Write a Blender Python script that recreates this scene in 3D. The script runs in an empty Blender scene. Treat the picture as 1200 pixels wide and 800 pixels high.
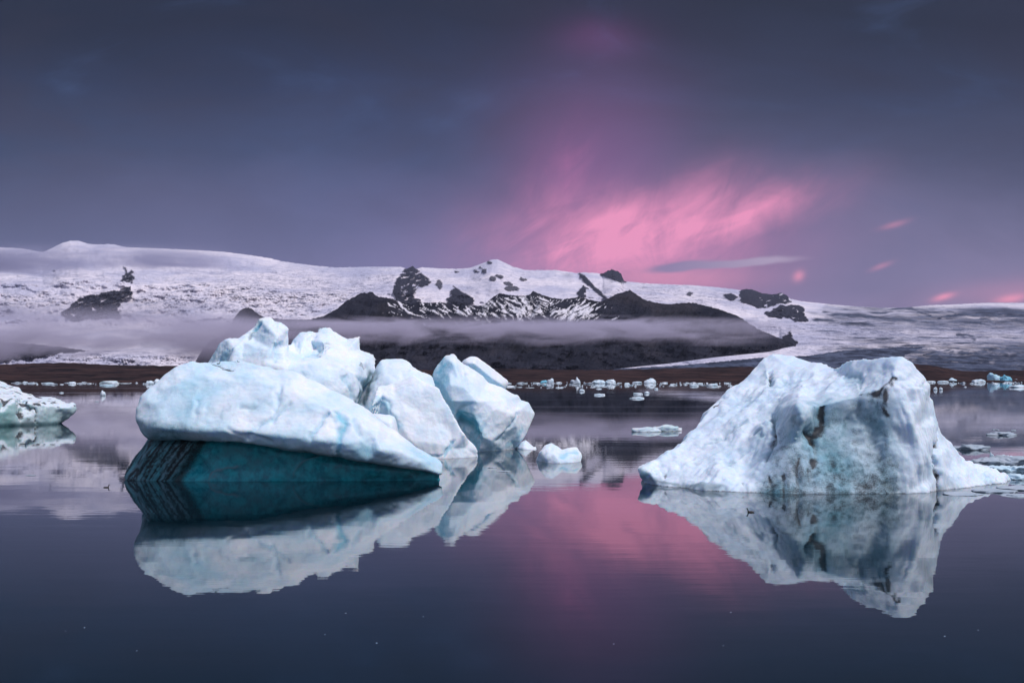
import bpy, bmesh, math, random
import numpy as np
from mathutils import Vector, geometry

random.seed(7)
S = bpy.context.scene
C = S.collection
F = 1166.67            # focal length of a 35 mm lens on a 1200 px wide frame
CAM_Z = 3.0
PITCH = math.atan(43.0 / F)
CP, SP = math.cos(PITCH), math.sin(PITCH)

# ------------------------------------------------------------------ camera
cam_d = bpy.data.cameras.new('camera')
cam_d.lens = 35; cam_d.sensor_width = 36
cam_d.clip_start = 0.1; cam_d.clip_end = 120000
cam = bpy.data.objects.new('camera', cam_d); C.objects.link(cam)
cam.location = (0, 0, CAM_Z)
cam.rotation_euler = (math.pi / 2 + PITCH, 0, 0)
S.camera = cam

# ------------------------------------------------------------------ exposure
S.view_settings.view_transform = 'Standard'
S.view_settings.look = 'None'
S.view_settings.exposure = 0.0
S.view_settings.gamma = 1.0
S.view_settings.use_curve_mapping = False
S.render.engine = 'CYCLES'
S.cycles.use_denoising = True
S.cycles.max_bounces = 6
S.cycles.volume_bounces = 1
S.cycles.sample_clamp_indirect = 6.0


def lin(r, g, b, k=1.0):
    f = lambda c: ((c / 255 + 0.055) / 1.055) ** 2.4 if c > 10 else c / 255 / 12.92
    return (f(r) * k, f(g) * k, f(b) * k, 1.0)


class NT:
    """small helper for writing node trees"""
    def __init__(s, tree):
        s.t = tree; s.n = tree.nodes; s.l = tree.links

    def node(s, typ, **kw):
        n = s.n.new(typ)
        for k, v in kw.items(): setattr(n, k, v)
        return n

    def set(s, sock, v):
        if isinstance(v, bpy.types.NodeSocket): s.l.new(v, sock)
        elif v is not None: sock.default_value = v

    def m(s, op, a, b=None, c=None, clamp=False):
        n = s.node('ShaderNodeMath', operation=op, use_clamp=clamp)
        for i, v in enumerate((a, b, c)):
            if v is not None: s.set(n.inputs[i], v)
        return n.outputs[0]

    def add(s, a, b): return s.m('ADD', a, b)
    def sub(s, a, b): return s.m('SUBTRACT', a, b)
    def mul(s, a, b): return s.m('MULTIPLY', a, b)

    def mix(s, fac, a, b, mode='MIX'):
        n = s.node('ShaderNodeMix', data_type='RGBA', blend_type=mode)
        s.set(n.inputs[0], fac); s.set(n.inputs[6], a); s.set(n.inputs[7], b)
        return n.outputs[2]

    def ramp(s, fac, stops, interp='LINEAR'):
        n = s.node('ShaderNodeValToRGB'); r = n.color_ramp; r.interpolation = interp
        while len(r.elements) < len(stops): r.elements.new(0.5)
        for e, (p, c) in zip(r.elements, stops):
            e.position = p; e.color = c if len(c) == 4 else (*c, 1)
        s.set(n.inputs[0], fac)
        return n.outputs[0]

    def smooth(s, v, a, b, lo=0.0, hi=1.0):
        n = s.node('ShaderNodeMapRange', interpolation_type='SMOOTHSTEP')
        s.set(n.inputs[0], v)
        for i, x in zip((1, 2, 3, 4), (a, b, lo, hi)): n.inputs[i].default_value = x
        return n.outputs[0]

    def comb(s, x, y, z=0.0):
        n = s.node('ShaderNodeCombineXYZ')
        for i, v in enumerate((x, y, z)): s.set(n.inputs[i], v)
        return n.outputs[0]

    def noise(s, vec, scale, detail=4, rough=0.55, dist=0.0):
        n = s.node('ShaderNodeTexNoise')
        s.set(n.inputs['Vector'], vec); n.inputs['Scale'].default_value = scale
        n.inputs['Detail'].default_value = detail; n.inputs['Roughness'].default_value = rough
        n.inputs['Distortion'].default_value = dist
        return n.outputs[0]

    def attr(s, name):
        return s.node('ShaderNodeAttribute', attribute_name=name).outputs['Fac']

    def mapping(s, vec, scale, rot=(0, 0, 0)):
        n = s.node('ShaderNodeMapping'); s.set(n.inputs[0], vec)
        n.inputs['Scale'].default_value = scale; n.inputs['Rotation'].default_value = rot
        return n.outputs[0]

    def bump(s, h, strength, dist, normal=None):
        n = s.node('ShaderNodeBump'); s.set(n.inputs['Height'], h)
        n.inputs['Strength'].default_value = strength; n.inputs['Distance'].default_value = dist
        if normal is not None: s.set(n.inputs['Normal'], normal)
        return n.outputs[0]


# ------------------------------------------------------------------ sky
SUN_EL, SUN_AZ = math.radians(56), math.radians(122)   # behind the viewer, a little to the right
W = bpy.data.worlds.new('World'); S.world = W; W.use_nodes = True
t = NT(W.node_tree); W.node_tree.nodes.clear()
out = t.node('ShaderNodeOutputWorld'); bg = t.node('ShaderNodeBackground')
t.l.new(bg.outputs[0], out.inputs[0])
sky = t.node('ShaderNodeTexSky', sky_type='NISHITA', sun_disc=False)
sky.sun_elevation = SUN_EL; sky.sun_rotation = SUN_AZ
d = t.node('ShaderNodeTexCoord').outputs['Generated']
sep = t.node('ShaderNodeSeparateXYZ'); t.l.new(d, sep.inputs[0])
X, Y, Z = sep.outputs
ys = t.m('MAXIMUM', Y, 0.05)
U = t.mul(t.m('DIVIDE', X, ys), 1.1667)      # tangent of azimuth, in thousandths of the lens unit
V = t.mul(t.m('DIVIDE', Z, ys), 1.1667)      # tangent of elevation
UV = t.comb(U, V, 0.0)
cloudn = t.noise(t.mapping(UV, (1.6, 4.0, 1)), 1.7, 4, 0.5, 0.3)
Vw = t.add(V, t.mul(t.sub(cloudn, 0.5), 0.16))
K = 1.0
deck = t.ramp(Vw, [(0.0, lin(150, 138, 172)), (0.09, lin(126, 118, 156)), (0.17, lin(102, 102, 138)),
                   (0.26, lin(66, 75, 107)), (0.35, lin(46, 56, 85)), (0.43, lin(31, 40, 60)), (0.75, lin(56, 64, 92))])
# left to right: cooler and darker on the left, greyer and lighter on the right
lr = t.ramp(t.add(U, 0.6), [(0.0, (0.66, 0.78, 0.80)), (0.45, (0.90, 0.96, 1.04)), (0.85, (1.16, 1.06, 0.98)), (1.0, (1.08, 1.02, 0.96))])
deck = t.mix(1.0, deck, lr, 'MULTIPLY')
cl2 = t.noise(t.mapping(UV, (1.3, 2.9, 1), (0, 0, 0.25)), 2.4, 6, 0.6, 0.7)
high = t.smooth(V, 0.12, 0.42)
deck = t.mix(t.mul(t.smooth(cl2, 0.40, 0.66), t.add(0.30, t.mul(high, 0.40))), deck, t.mix(high, lin(78, 76, 104), lin(38, 42, 60)))
deck = t.mix(t.mul(t.smooth(cl2, 0.46, 0.28), t.add(0.15, t.mul(high, 0.3))), deck, lin(66, 88, 130))


def gauss(cx, cy, sx, sy, rot=0.0, warp=0.0):
    """soft blob in (U,V) given by picture-like numbers; returns 0..1"""
    ux, vy = (cx - 600) / 1000, (443 - cy) / 1000
    uu = t.sub(U, ux); vv = t.sub(V, vy)
    if warp:
        wn = t.noise(UV, 9.0, 3, 0.6); vv = t.add(vv, t.mul(t.sub(wn, 0.5), warp))
    c, s_ = math.cos(rot), math.sin(rot)
    a = t.mul(t.add(t.mul(uu, c), t.mul(vv, s_)), 1000 / sx)
    b = t.mul(t.sub(t.mul(vv, c), t.mul(uu, s_)), 1000 / sy)
    r2 = t.add(t.mul(a, a), t.mul(b, b))
    return t.m('EXPONENT', t.mul(r2, -0.5))


def strand(ang, along, across, scale, dist):
    c, s_ = math.cos(ang), math.sin(ang)
    a = t.add(t.mul(U, c), t.mul(V, s_)); b = t.sub(t.mul(V, c), t.mul(U, s_))
    return t.noise(t.comb(t.mul(a, along), t.mul(b, across), 0.0), scale, 9, 0.63, dist)


sa = t.smooth(strand(math.radians(55), 2.4, 5.5, 3.4, 1.0), 0.36, 0.66)
sb = t.smooth(strand(math.radians(24), 1.8, 6.0, 4.0, 1.0), 0.34, 0.66)
sc0 = t.smooth(strand(math.radians(80), 1.2, 3.0, 3.0, 0.8), 0.3, 0.7)
glow = t.m('MAXIMUM', gauss(750, 285, 130, 60, 0.05), t.mul(gauss(700, 220, 75, 90, 0.0), 0.75))
deck = t.mix(t.mul(glow, 0.60), deck, lin(158, 98, 156))
col = t.mul(gauss(655, 225, 28, 42, -0.15, 0.05), t.add(0.22, t.mul(t.mul(sa, sc0), 0.8)))
deck = t.mix(t.mul(col, 0.55), deck, lin(205, 116, 172))
arm = t.m('MAXIMUM', gauss(728, 286, 88, 36, 0.08, 0.07), t.mul(gauss(862, 256, 66, 18, 0.30, 0.04), 0.8))
arm = t.m('MAXIMUM', arm, t.mul(gauss(800, 262, 50, 26, 0.5, 0.05), 0.9))
armm = t.mul(arm, t.add(0.40, t.mul(t.add(t.mul(sa, 0.55), t.mul(sb, 0.45)), 0.95)))
deck = t.mix(t.m('MINIMUM', armm, 0.95), deck, lin(246, 152, 192))
deck = t.mix(t.mul(gauss(703, 42, 34, 16, 0, 0.03), 0.24), deck, lin(140, 80, 140))
for (cx, cy, sx, sy, r, k) in ((1107, 347.5, 9, 2.6, 0.25, 0.95), (1186, 349, 13, 3.6, 0.16, 0.95), (1050, 262, 11, 2.4, 0.3, 0.35),
                               (937, 323, 5, 4.0, 0.7, 0.75), (1034, 312, 9, 2.2, 0.35, 0.35), (1190, 340, 60, 10, 0.1, 0.25), (790, 325, 60, 10, 0.0, 0.5)):
    deck = t.mix(t.mul(gauss(cx, cy, sx, sy, r, 0.006), k), deck, lin(238, 150, 178))
lent = t.m('MAXIMUM', gauss(862, 308, 62, 4.2, 0.07, 0.012), gauss(800, 312, 34, 5.0, 0.12, 0.01))
lent = t.smooth(lent, 0.25, 0.8)
deck = t.mix(t.mul(lent, 0.85), deck, t.mix(t.smooth(U, 0.16, 0.33), lin(124, 118, 156), lin(182, 164, 190)))
# the part of the sky above and behind the viewer is the bright, thin part of the overcast
up = t.smooth(Z, 0.36, 0.80)
back = t.smooth(Y, 0.35, -0.55)
bright = t.m('MAXIMUM', up, t.mul(back, t.smooth(Z, -0.1, 0.6, 0.38, 0.9)))
skyn = t.mix(1.0, sky.outputs[0], (0.05, 0.05, 0.05, 1), 'MULTIPLY')
open_sky = t.mix(0.65, skyn, (0.62, 0.68, 0.94, 1))
deck = t.mix(bright, deck, open_sky)
t.l.new(deck, bg.inputs[0]); bg.inputs[1].default_value = 1.0

sun_d = bpy.data.lights.new('sun', 'SUN'); sun_d.energy = 2.7; sun_d.angle = math.radians(9); sun_d.color = (1.0, 0.93, 0.93)
sun = bpy.data.objects.new('sun', sun_d); C.objects.link(sun)
sd = Vector((math.sin(SUN_AZ) * math.cos(SUN_EL), math.cos(SUN_AZ) * math.cos(SUN_EL), math.sin(SUN_EL)))
sun.rotation_euler = sd.to_track_quat('Z', 'Y').to_euler()
sun.location = sd * 200


# ------------------------------------------------------------------ measuring helpers
def P(px, py, D):
    """world point seen at (px,py) of the 1200x800 frame, D metres ahead"""
    a = (np.asarray(px, float) - 600) / F; b = (400 - np.asarray(py, float)) / F
    dy = CP - b * SP; dz = SP + b * CP
    k = D / dy
    return np.stack([a * k, D + 0 * a, CAM_Z + dz * k], -1)


def proj(p):
    x, y, z = p[..., 0], p[..., 1], p[..., 2] - CAM_Z
    dep = y * CP + z * SP
    return 600 + F * x / dep, 400 - F * (z * CP - y * SP) / dep


def Dwater(px, py, z=0.0):
    b = (400 - py) / F
    return (z - CAM_Z) * (CP - b * SP) / (SP + b * CP)


def py_at(D, z):
    z = z - CAM_Z
    return 400 - F * (z * CP - D * SP) / (D * CP + z * SP)


# ------------------------------------------------------------------ noise in numpy
_rng = np.random.RandomState(3)
_perm = np.concatenate([_rng.permutation(256)] * 3)
_grad = _rng.normal(size=(256, 3)); _grad /= np.linalg.norm(_grad, axis=1)[:, None]


def perlin(p):
    i = np.floor(p).astype(int); f = p - i; i &= 255
    u = f * f * f * (f * (f * 6 - 15) + 10)
    r = 0
    for dx in (0, 1):
        for dy in (0, 1):
            for dz in (0, 1):
                h = _perm[_perm[_perm[i[..., 0] + dx] + i[..., 1] + dy] + i[..., 2] + dz]
                g = _grad[h]
                v = ((f - (dx, dy, dz)) * g).sum(-1)
                w = (u[..., 0] if dx else 1 - u[..., 0]) * (u[..., 1] if dy else 1 - u[..., 1]) * (u[..., 2] if dz else 1 - u[..., 2])
                r = r + w * v
    return r * 1.5


def fbm(p, octv=4, gain=0.5, kind='n'):
    r = 0; a = 1.0; q = np.array(p, float); tot = 0
    for o in range(octv):
        n = perlin(q + 17.3 * o)
        if kind == 'r': n = 1 - 2 * np.abs(n)
        if kind == 'b': n = 2 * np.abs(n) - 0.6
        r = r + a * n; tot += a; a *= gain; q = q * 2.03
    return r / tot


def sstep(x, a, b):
    u = np.clip((x - a) / (b - a), 0, 1)
    return u * u * (3 - 2 * u)


def poly_in(px, py, poly):
    r = np.zeros(px.shape, bool); n = len(poly)
    for i in range(n):
        x0, y0 = poly[i]; x1, y1 = poly[(i + 1) % n]
        if y0 == y1: continue
        c = ((y0 > py) != (y1 > py)) & (px < (x1 - x0) * (py - y0) / (y1 - y0) + x0)
        r ^= c
    return r.astype(float)


def poly_soft(px, py, poly, rad):
    r_ = 0
    for i in range(12):
        a_ = i * 2.4; q = rad * math.sqrt((i + .5) / 12)
        r_ = r_ + poly_in(px + q * math.cos(a_), py + q * math.sin(a_), poly)
    return r_ / 12


def line_dist(px, py, pts):
    """distance to a polyline and position (0..1) along it"""
    best = np.full(px.shape, 1e9); tt = np.zeros(px.shape); n = len(pts) - 1
    for i in range(n):
        x0, y0 = pts[i]; x1, y1 = pts[i + 1]
        dx, dy = x1 - x0, y1 - y0
        s = np.clip(((px - x0) * dx + (py - y0) * dy) / (dx * dx + dy * dy + 1e-9), 0, 1)
        d_ = np.hypot(px - x0 - s * dx, py - y0 - s * dy)
        k = d_ < best
        best = np.where(k, d_, best); tt = np.where(k, (i + s) / n, tt)
    return best, tt


# ------------------------------------------------------------------ object helpers
def tag(o, label=None, cat=None, group=None, kind=None):
    if label: o['label'] = label
    if cat: o['category'] = cat
    if group: o['group'] = group
    if kind: o['kind'] = kind
    return o


def empty(name, loc=(0, 0, 0)):
    o = bpy.data.objects.new(name, None); C.objects.link(o); o.location = loc
    o.empty_display_size = 0.3
    return o


def link_mesh(name, me, mat=None, parent=None, origin=None):
    if origin is not None:
        me.transform(__import__('mathutils').Matrix.Translation(-Vector(origin)))
    o = bpy.data.objects.new(name, me); C.objects.link(o)
    if mat: me.materials.append(mat)
    if origin is not None: o.location = origin
    if parent:
        o.parent = parent
        o.location = (Vector(origin) if origin is not None else Vector((0, 0, 0))) - parent.location
    return o


def grid_mesh(name, co, smooth=True):
    """co: rows x cols x 3"""
    R, Cc = co.shape[:2]
    me = bpy.data.meshes.new(name)
    idx = np.arange(R * Cc).reshape(R, Cc)
    f = np.stack([idx[:-1, :-1], idx[:-1, 1:], idx[1:, 1:], idx[1:, :-1]], -1).reshape(-1, 4)
    me.vertices.add(R * Cc); me.vertices.foreach_set('co', co.reshape(-1).astype(np.float32))
    me.loops.add(len(f) * 4); me.loops.foreach_set('vertex_index', f.reshape(-1).astype(np.int32))
    me.polygons.add(len(f)); me.polygons.foreach_set('loop_start', np.arange(0, len(f) * 4, 4).astype(np.int32))
    me.polygons.foreach_set('use_smooth', np.full(len(f), smooth))
    me.update(calc_edges=True)
    return me


def set_attr(me, name, v):
    a = me.attributes.get(name) or me.attributes.new(name, 'FLOAT', 'POINT')
    a.data.foreach_set('value', np.asarray(v, np.float32).reshape(-1))


# ------------------------------------------------------------------ materials
def new_mat(name):
    m = bpy.data.materials.new(name); m.use_nodes = True
    n = NT(m.node_tree); m.node_tree.nodes.clear()
    o = n.node('ShaderNodeOutputMaterial'); b = n.node('ShaderNodeBsdfPrincipled')
    n.l.new(b.outputs[0], o.inputs[0])
    return m, n, b, o


def ice_material(name, white=(0.84, 0.88, 0.93), blue=(0.13, 0.50, 0.66), dark=(0.010, 0.060, 0.080), scale=1.0, grain=1.0, sss=0.5, speck=0.0):
    m, n, b, o = new_mat(name)
    co = n.node('ShaderNodeTexCoord').outputs['Object']
    aB, aD, aT = n.attr('blue'), n.attr('dirt'), n.attr('teal')
    big = n.noise(co, 0.9 * scale, 4, 0.6)
    mid = n.noise(co, 5.0 * scale, 5, 0.65)
    fine = n.noise(co, 38.0 * scale, 4, 0.7)
    base = n.mix(n.smooth(big, 0.35, 0.72, 0.0, 0.6), (*white, 1), (white[0] * 0.72, white[1] * 0.88, white[2] * 0.97, 1))
    base = n.mix(n.smooth(mid, 0.45, 0.75, 0.0, 0.22), base, (white[0] * 0.70, white[1] * 0.84, white[2] * 0.92, 1))
    bl = n.add(aB, n.mul(n.sub(mid, 0.5), n.mul(aB, 0.8)))
    base = n.mix(n.m('MINIMUM', n.m('MAXIMUM', bl, 0.0), 1.0), base, (*blue, 1))
    base = n.mix(aT, base, n.mix(n.smooth(mid, 0.3, 0.7), (*dark, 1), (dark[0] * 3 + 0.012, dark[1] * 2.2, dark[2] * 1.9, 1)))
    # dirt: grains gather where the attribute is strong
    g = n.add(n.mul(fine, 0.55), n.mul(mid, 0.45))
    dm = n.smooth(n.add(aD, n.mul(n.sub(g, 0.5), 1.7)), 0.22, 0.80)
    base = n.mix(n.m('MINIMUM', n.mul(dm, 0.95), 0.93), base, (0.022, 0.020, 0.024, 1))
    if speck:
        sp = n.noise(co, 6.5 * scale, 3, 0.7)
        geo = n.node('ShaderNodeNewGeometry'); sn = n.node('ShaderNodeSeparateXYZ'); n.l.new(geo.outputs['True Normal'], sn.inputs[0])
        base = n.mix(n.mul(n.smooth(sp, 0.60, 0.66), speck), base, (0.03, 0.03, 0.035, 1))
    n.l.new(base, b.inputs['Base Color'])
    rough = n.add(n.smooth(mid, 0.3, 0.7, 0.42, 0.65), n.mul(aT, -0.25))
    n.l.new(rough, b.inputs['Roughness'])
    b.inputs['IOR'].default_value = 1.31
    b.inputs['Subsurface Weight'].default_value = sss
    b.inputs['Subsurface Radius'].default_value = (0.25, 0.55, 0.85)
    b.inputs['Subsurface Scale'].default_value = 0.35
    h = n.add(n.mul(mid, 0.7), n.mul(fine, 0.22 * grain))
    n.l.new(n.bump(h, 0.45, 0.07 / scale), b.inputs['Normal'])
    return m


M_ice = ice_material('glacier_ice')
M_rice = ice_material('frosted_ice', white=(0.74, 0.83, 0.92), blue=(0.10, 0.30, 0.38), grain=1.6)
M_edge = ice_material('snowy_ice', white=(0.72, 0.77, 0.80), blue=(0.22, 0.42, 0.42), scale=0.6, speck=0.0)
M_floe = ice_material('floe_ice', white=(0.82, 0.86, 0.90), sss=0.0, scale=0.5)
M_clear = ice_material('clear_ice', white=(0.44, 0.49, 0.55), blue=(0.24, 0.32, 0.36), sss=0.0)

# ------------------------------------------------------------------ water
mw, n, b, o = new_mat('lagoon_water')
co = n.node('ShaderNodeTexCoord').outputs['Object']
b.inputs['Base Color'].default_value = (0.003, 0.013, 0.021, 1)
b.inputs['IOR'].default_value = 1.38
b.inputs['Specular IOR Level'].default_value = 0.95
wide = n.noise(n.mapping(co, (0.006, 0.045, 1)), 1.0, 3, 0.55)
breeze = n.smooth(wide, 0.46, 0.62)
n.l.new(n.add(0.012, n.mul(breeze, 0.040)), b.inputs['Roughness'])
rip = n.noise(n.mapping(co, (0.35, 1.3, 1)), 1.0, 3, 0.5)
rip2 = n.noise(n.mapping(co, (1.8, 6.5, 1)), 1.0, 2, 0.5)
h = n.add(n.mul(rip, 1.0), n.mul(n.mul(rip2, 0.22), n.add(0.35, breeze)))
n.l.new(n.bump(h, 0.10, 0.018), b.inputs['Normal'])
xs = np.array([-60000, -20000, -3000, -600, -100, 0, 100, 600, 3000, 20000, 60000.])
ysr = np.array([-30000, -3000, -300, -30, 0, 30, 100, 400, 1500, 6000, 20000, 60000.])
gx, gy = np.meshgrid(xs, ysr)
water = link_mesh('water', grid_mesh('water', np.stack([gx, gy, gx * 0], -1)), mw)
tag(water, kind='structure')

# ------------------------------------------------------------------ far land
def interp(pts, x):
    a = np.array(pts, float)
    return np.interp(x, a[:, 0], a[:, 1])


def land_material(name):
    """masks carried by the mesh: rock, snow, debris, grass, crevasse"""
    m, n, b, o = new_mat(name)
    return m, n, b


# ---- glacier and snow dome
SKYL = [(-260, 300), (0, 290), (25, 291), (50, 295.5), (62, 290), (72, 285), (82, 282.3), (92, 282), (98, 284), (105, 286), (120, 286.5), (126, 285.8), (134, 286.5), (147, 289.6), (170, 290.5),
        (197, 291.5), (236, 293.5), (262, 295), (282, 297.5), (300, 300), (316, 302.5), (330, 306), (340, 307.5), (367, 311), (393, 313.4), (433, 312.6),
        (470, 312.6), (476, 315), (481, 313), (484, 311.5), (487, 315), (495, 313.2), (513, 314.4), (535, 315), (550, 314), (560, 310.5), (569, 307), (576, 304.2), (583, 303.8), (589, 306.5),
        (600, 312), (616, 316.5), (640, 316.5), (652, 316.5), (665, 318.3), (676, 320), (684, 319), (700, 320), (706, 321), (709, 318.5), (713, 317), (718, 316), (724, 317.5), (728, 321.5), (731.5, 329.5),
        (757, 332), (790, 333.5), (810, 334), (840, 336.5), (862, 339), (868, 340), (874, 338.5), (881, 339), (893, 343.5), (905, 345), (916, 343), (922, 346), (926, 350), (939, 353), (960, 355), (979, 357),
        (1005, 359), (1031, 360.5), (1057, 360.5), (1075, 359), (1090, 357.5), (1110, 357), (1140, 355.5), (1162, 354.5), (1200, 355), (1460, 350)]
TONG = [(-260, 415), (263, 415), (264.2, 432.5), (715, 432.5), (731, 431), (784, 425.5), (836, 418.5), (900, 412), (934, 404.5), (960, 404), (1460, 404)]
DT = [(-260, 3500), (263, 3500), (264.2, 5500), (700, 5500), (725, 3600), (914, 4200), (934, 4550), (1460, 4550)]
DT2 = [(-260, 3600), (263, 3600), (264.2, 5600), (860, 5600), (914, 5100), (915.2, 4700), (1460, 4700)]
D0 = [(-260, 3200), (263, 3200), (264.2, 5400), (700, 5400), (725, 3200), (1460, 2900)]
cols = np.arange(-240, 1440, 1.1)
rows = np.linspace(0, 1, 170)
sk = interp(SKYL, cols)
jit = perlin(np.stack([cols * 0.25, cols * 0, cols * 0], -1)) * 0.5 + ((cols > 704) & (cols < 731)) * perlin(np.stack([cols * 0.45, cols * 0, cols * 0 + 9], -1)) * 2.0
PX = np.repeat(cols[None], len(rows), 0)
PY = 436 + (sk[None] - 436) * rows[:, None] + jit[None] * rows[:, None] ** 14
tg, d0, dt, dt2 = (interp(a, cols) for a in (TONG, D0, DT, DT2))
DD = np.zeros_like(PX)
for j in range(len(cols)):
    k_py = [sk[j], sk[j] + (382 - sk[j]) * 0.45, 382, tg[j] - 0.6, tg[j] + 0.6, 437]
    k_D = [11000, 8000, 6600, dt2[j], dt[j], d0[j]]
    DD[:, j] = np.interp(PY[:, j], k_py, k_D)
w1 = fbm(np.stack([PX * 0.02, PY * 0.05, PX * 0], -1), 3)
w2 = fbm(np.stack([PX * 0.12, PY * 0.25, PX * 0 + 5], -1), 3)
wx, wy = PX + w2 * 5, PY + w2 * 2.4
R_POLY = [
    [(145, 312), (146, 321), (142, 330), (152, 330), (157, 326), (155, 317), (150, 320)],
    [(70, 368), (88, 353), (100, 347), (120, 343), (140, 340), (153, 335), (157, 343), (155, 348), (143, 352), (138, 360), (142, 372), (84, 374)],
    [(484, 309), (476, 314), (471, 321), (466, 327), (462, 335), (461, 347), (467, 357), (492, 360), (494, 352), (484, 346), (491, 340), (488, 335), (496, 336), (504, 331), (503, 327), (495, 321), (488, 315)],
    [(532, 335), (528, 345), (522, 356), (535, 361), (553, 357), (556, 350), (552, 347), (540, 341)],
    [(680, 320), (684, 322), (698, 336), (712, 349), (708, 350), (694, 338), (683, 329)],
    [(676, 350), (676, 343), (684, 334), (688, 337), (684, 348)],
    [(704, 322), (706, 312), (730, 312), (733, 331), (726, 330), (718, 327), (708, 324)],
    [(866, 346), (870, 336), (880, 335), (893, 342), (915, 340), (923, 343), (927, 354), (914, 356), (905, 358), (898, 361), (888, 360), (880, 357), (868, 354)],
    [(896, 367), (915, 357), (935, 357), (942, 360), (943, 368), (947, 376), (932, 377), (925, 372), (915, 372), (900, 370)],
    [(848, 345), (856, 343), (866, 348), (862, 352), (852, 351)],
    [(912, 400), (922, 392), (927, 388), (930, 396), (936, 402), (930, 405), (915, 406)],
    [(-260, 378), (-60, 392), (0, 400), (60, 405), (104, 411), (60, 416), (0, 423.5), (-260, 426)],
]
rock = np.zeros_like(PX)
for p in R_POLY: rock = np.maximum(rock, poly_in(wx, wy, p))
for (cx, cy, sx, sy) in ((573, 307.4, 3, 1.2), (567, 317, 3.8, 2.6), (557.5, 318, 1.5, 1.6), (535, 318, 3.2, 0.7), (564, 313.5, 1.2, 1), (63, 317, 1.3, 1), (577, 326, 5, 2), (586, 324, 4, 1.4), (595, 332, 5, 2), (613, 327, 4, 1.4), (600, 338, 8, 3), (515, 333, 4, 5), (808, 344, 5, 1)):
    rock = np.maximum(rock, (((wx - cx) / sx) ** 2 + ((wy - cy) / sy) ** 2 < 1).astype(float) * 0.9)
# snow patches lying in the rock
patch = fbm(np.stack([(PX - PY * 0.9) * 0.10, (PX * 0.5 + PY) * 0.30, PX * 0 + 9], -1), 3)
keep = 1 - sstep(patch, 0.16, 0.22) * ((PX < 160) | ((PX > 470) & (PX < 500)) | (PX > 890) * (patch > 0.27)) * (PY > 318) * (PY < 385)
rock = rock * keep
# crevassed ice: strength map
crev = np.zeros_like(PX)
for (cx, cy, sx, sy, k) in ((330, 345, 120, 24, 1.1), (210, 352, 70, 14, 1.0), (760, 345, 60, 12, 1.0), (830, 350, 50, 10, .9), (60, 330, 110, 14, .6), (30, 352, 60, 12, .8),
                            (440, 335, 40, 18, 1.0), (560, 328, 90, 14, .55), (150, 420, 130, 9, 1.2), (1000, 392, 130, 16, 1.0), (1150, 388, 90, 16, 1.0), (800, 425, 90, 6, 1.0), (1130, 360, 90, 5, .7), (900, 385, 40, 20, .5)):
    crev = np.maximum(crev, k * np.exp(-0.5 * (((PX - cx) / sx) ** 2 + ((PY - cy) / sy) ** 2)))
deb = np.zeros_like(PX)
wy2 = PY + w1 * 2.0 + w2 * 1.2
for pts, w_, k in (([(960, 366), (990, 370), (1020, 370)], 2.6, .8), ([(980, 362), (1031, 366), (1050, 365)], 1.6, .7), ([(948, 374), (970, 377), (1005, 380), (1060, 378)], 2.6, .75),
                   ([(1038, 361), (1068, 362), (1082, 367), (1094, 369)], 2.0, .95), ([(1004, 370), (1050, 374), (1082, 377), (1100, 377)], 1.3, .85), ([(1085, 363), (1110, 364), (1120, 366)], 1.3, .8),
                   ([(1100, 372), (1130, 368), (1165, 369), (1200, 370), (1420, 372)], 2.2, .95), ([(1150, 374), (1200, 377), (1420, 380)], 4.0, .7), ([(1040, 406), (1090, 404), (1125, 401.5), (1148, 400)], 1.2, 1),
                   ([(940, 365), (990, 372)], 1.5, .5), ([(1060, 420), (1090, 415), (1118, 409)], 1.0, .9), ([(1118, 393), (1135, 392), (1145, 399)], 3.6, .8), ([(990, 385), (1090, 386), (1120, 390)], 1.2, .45),
                   ([(888, 352), (905, 349)], 2, .5), ([(845, 347), (870, 352)], 2, .5)):
    dd_, _ = line_dist(PX, wy2, pts)
    wn_ = fbm(np.stack([PX * 0.05, PY * 0.5, PX * 0 + w_ * 9], -1), 4)
    tp = sstep(_, 0, 0.12) * (1 - sstep(_, 0.88, 1.0)) if pts[-1][0] < 1400 else 1
    deb = np.maximum(deb, np.clip(k * np.exp(-(dd_ / (w_ * (0.9 + 1.3 * wn_))) ** 2) * (0.85 + 1.3 * wn_) * tp, 0, 1))
deb = np.maximum(deb, 1.0 * poly_in(PX, PY + w2, [(700, 433), (784, 429), (845, 423.5), (900, 418), (945, 417), (985, 411), (1047, 407), (1085, 406), (1060, 416), (1060, 440), (700, 440)]))
deb = np.maximum(deb, poly_in(PX, wy2, [(1062, 422), (1090, 417), (1118, 411), (1200, 407), (1440, 402), (1440, 440), (1040, 440)]) * np.clip(0.62 + 0.14 * (PY - 412) / 10 + 0.5 * w2, 0.25, 0.95))
deb = np.maximum(deb, 0.80 * sstep(fbm(np.stack([PX * 0.016 - PY * .01, PY * 0.33 + w1 * .6, PX * 0 + 3], -1), 5, .6), -0.02, 0.40) * sstep(PX, 920, 990) * sstep(PY, 357, 362))
deb = np.maximum(deb, sstep(PX, 930, 1010) * np.clip(0.54 + 0.10 * sstep(PX, 1050, 1200) + 0.9 * fbm(np.stack([PX * 0.012, PY * 0.16 + w1, PX * 0 + 6], -1), 4, .6), 0.1, .8) * sstep(PY, 355, 364) * (1 - 0.55 * np.exp(-0.5 * ((PY - 392) / 9) ** 2)))
deb = np.maximum(deb, 0.30 * sstep(w1, 0.0, 0.3) * (PY > 320) * (crev < .4))
relief = fbm(np.stack([PX * 0.05, PY * 0.12, PX * 0 + 1], -1), 4)
fine = fbm(np.stack([PX * 0.38, PY * 0.75, PX * 0 + 2], -1), 3, 0.6, 'r')
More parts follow.
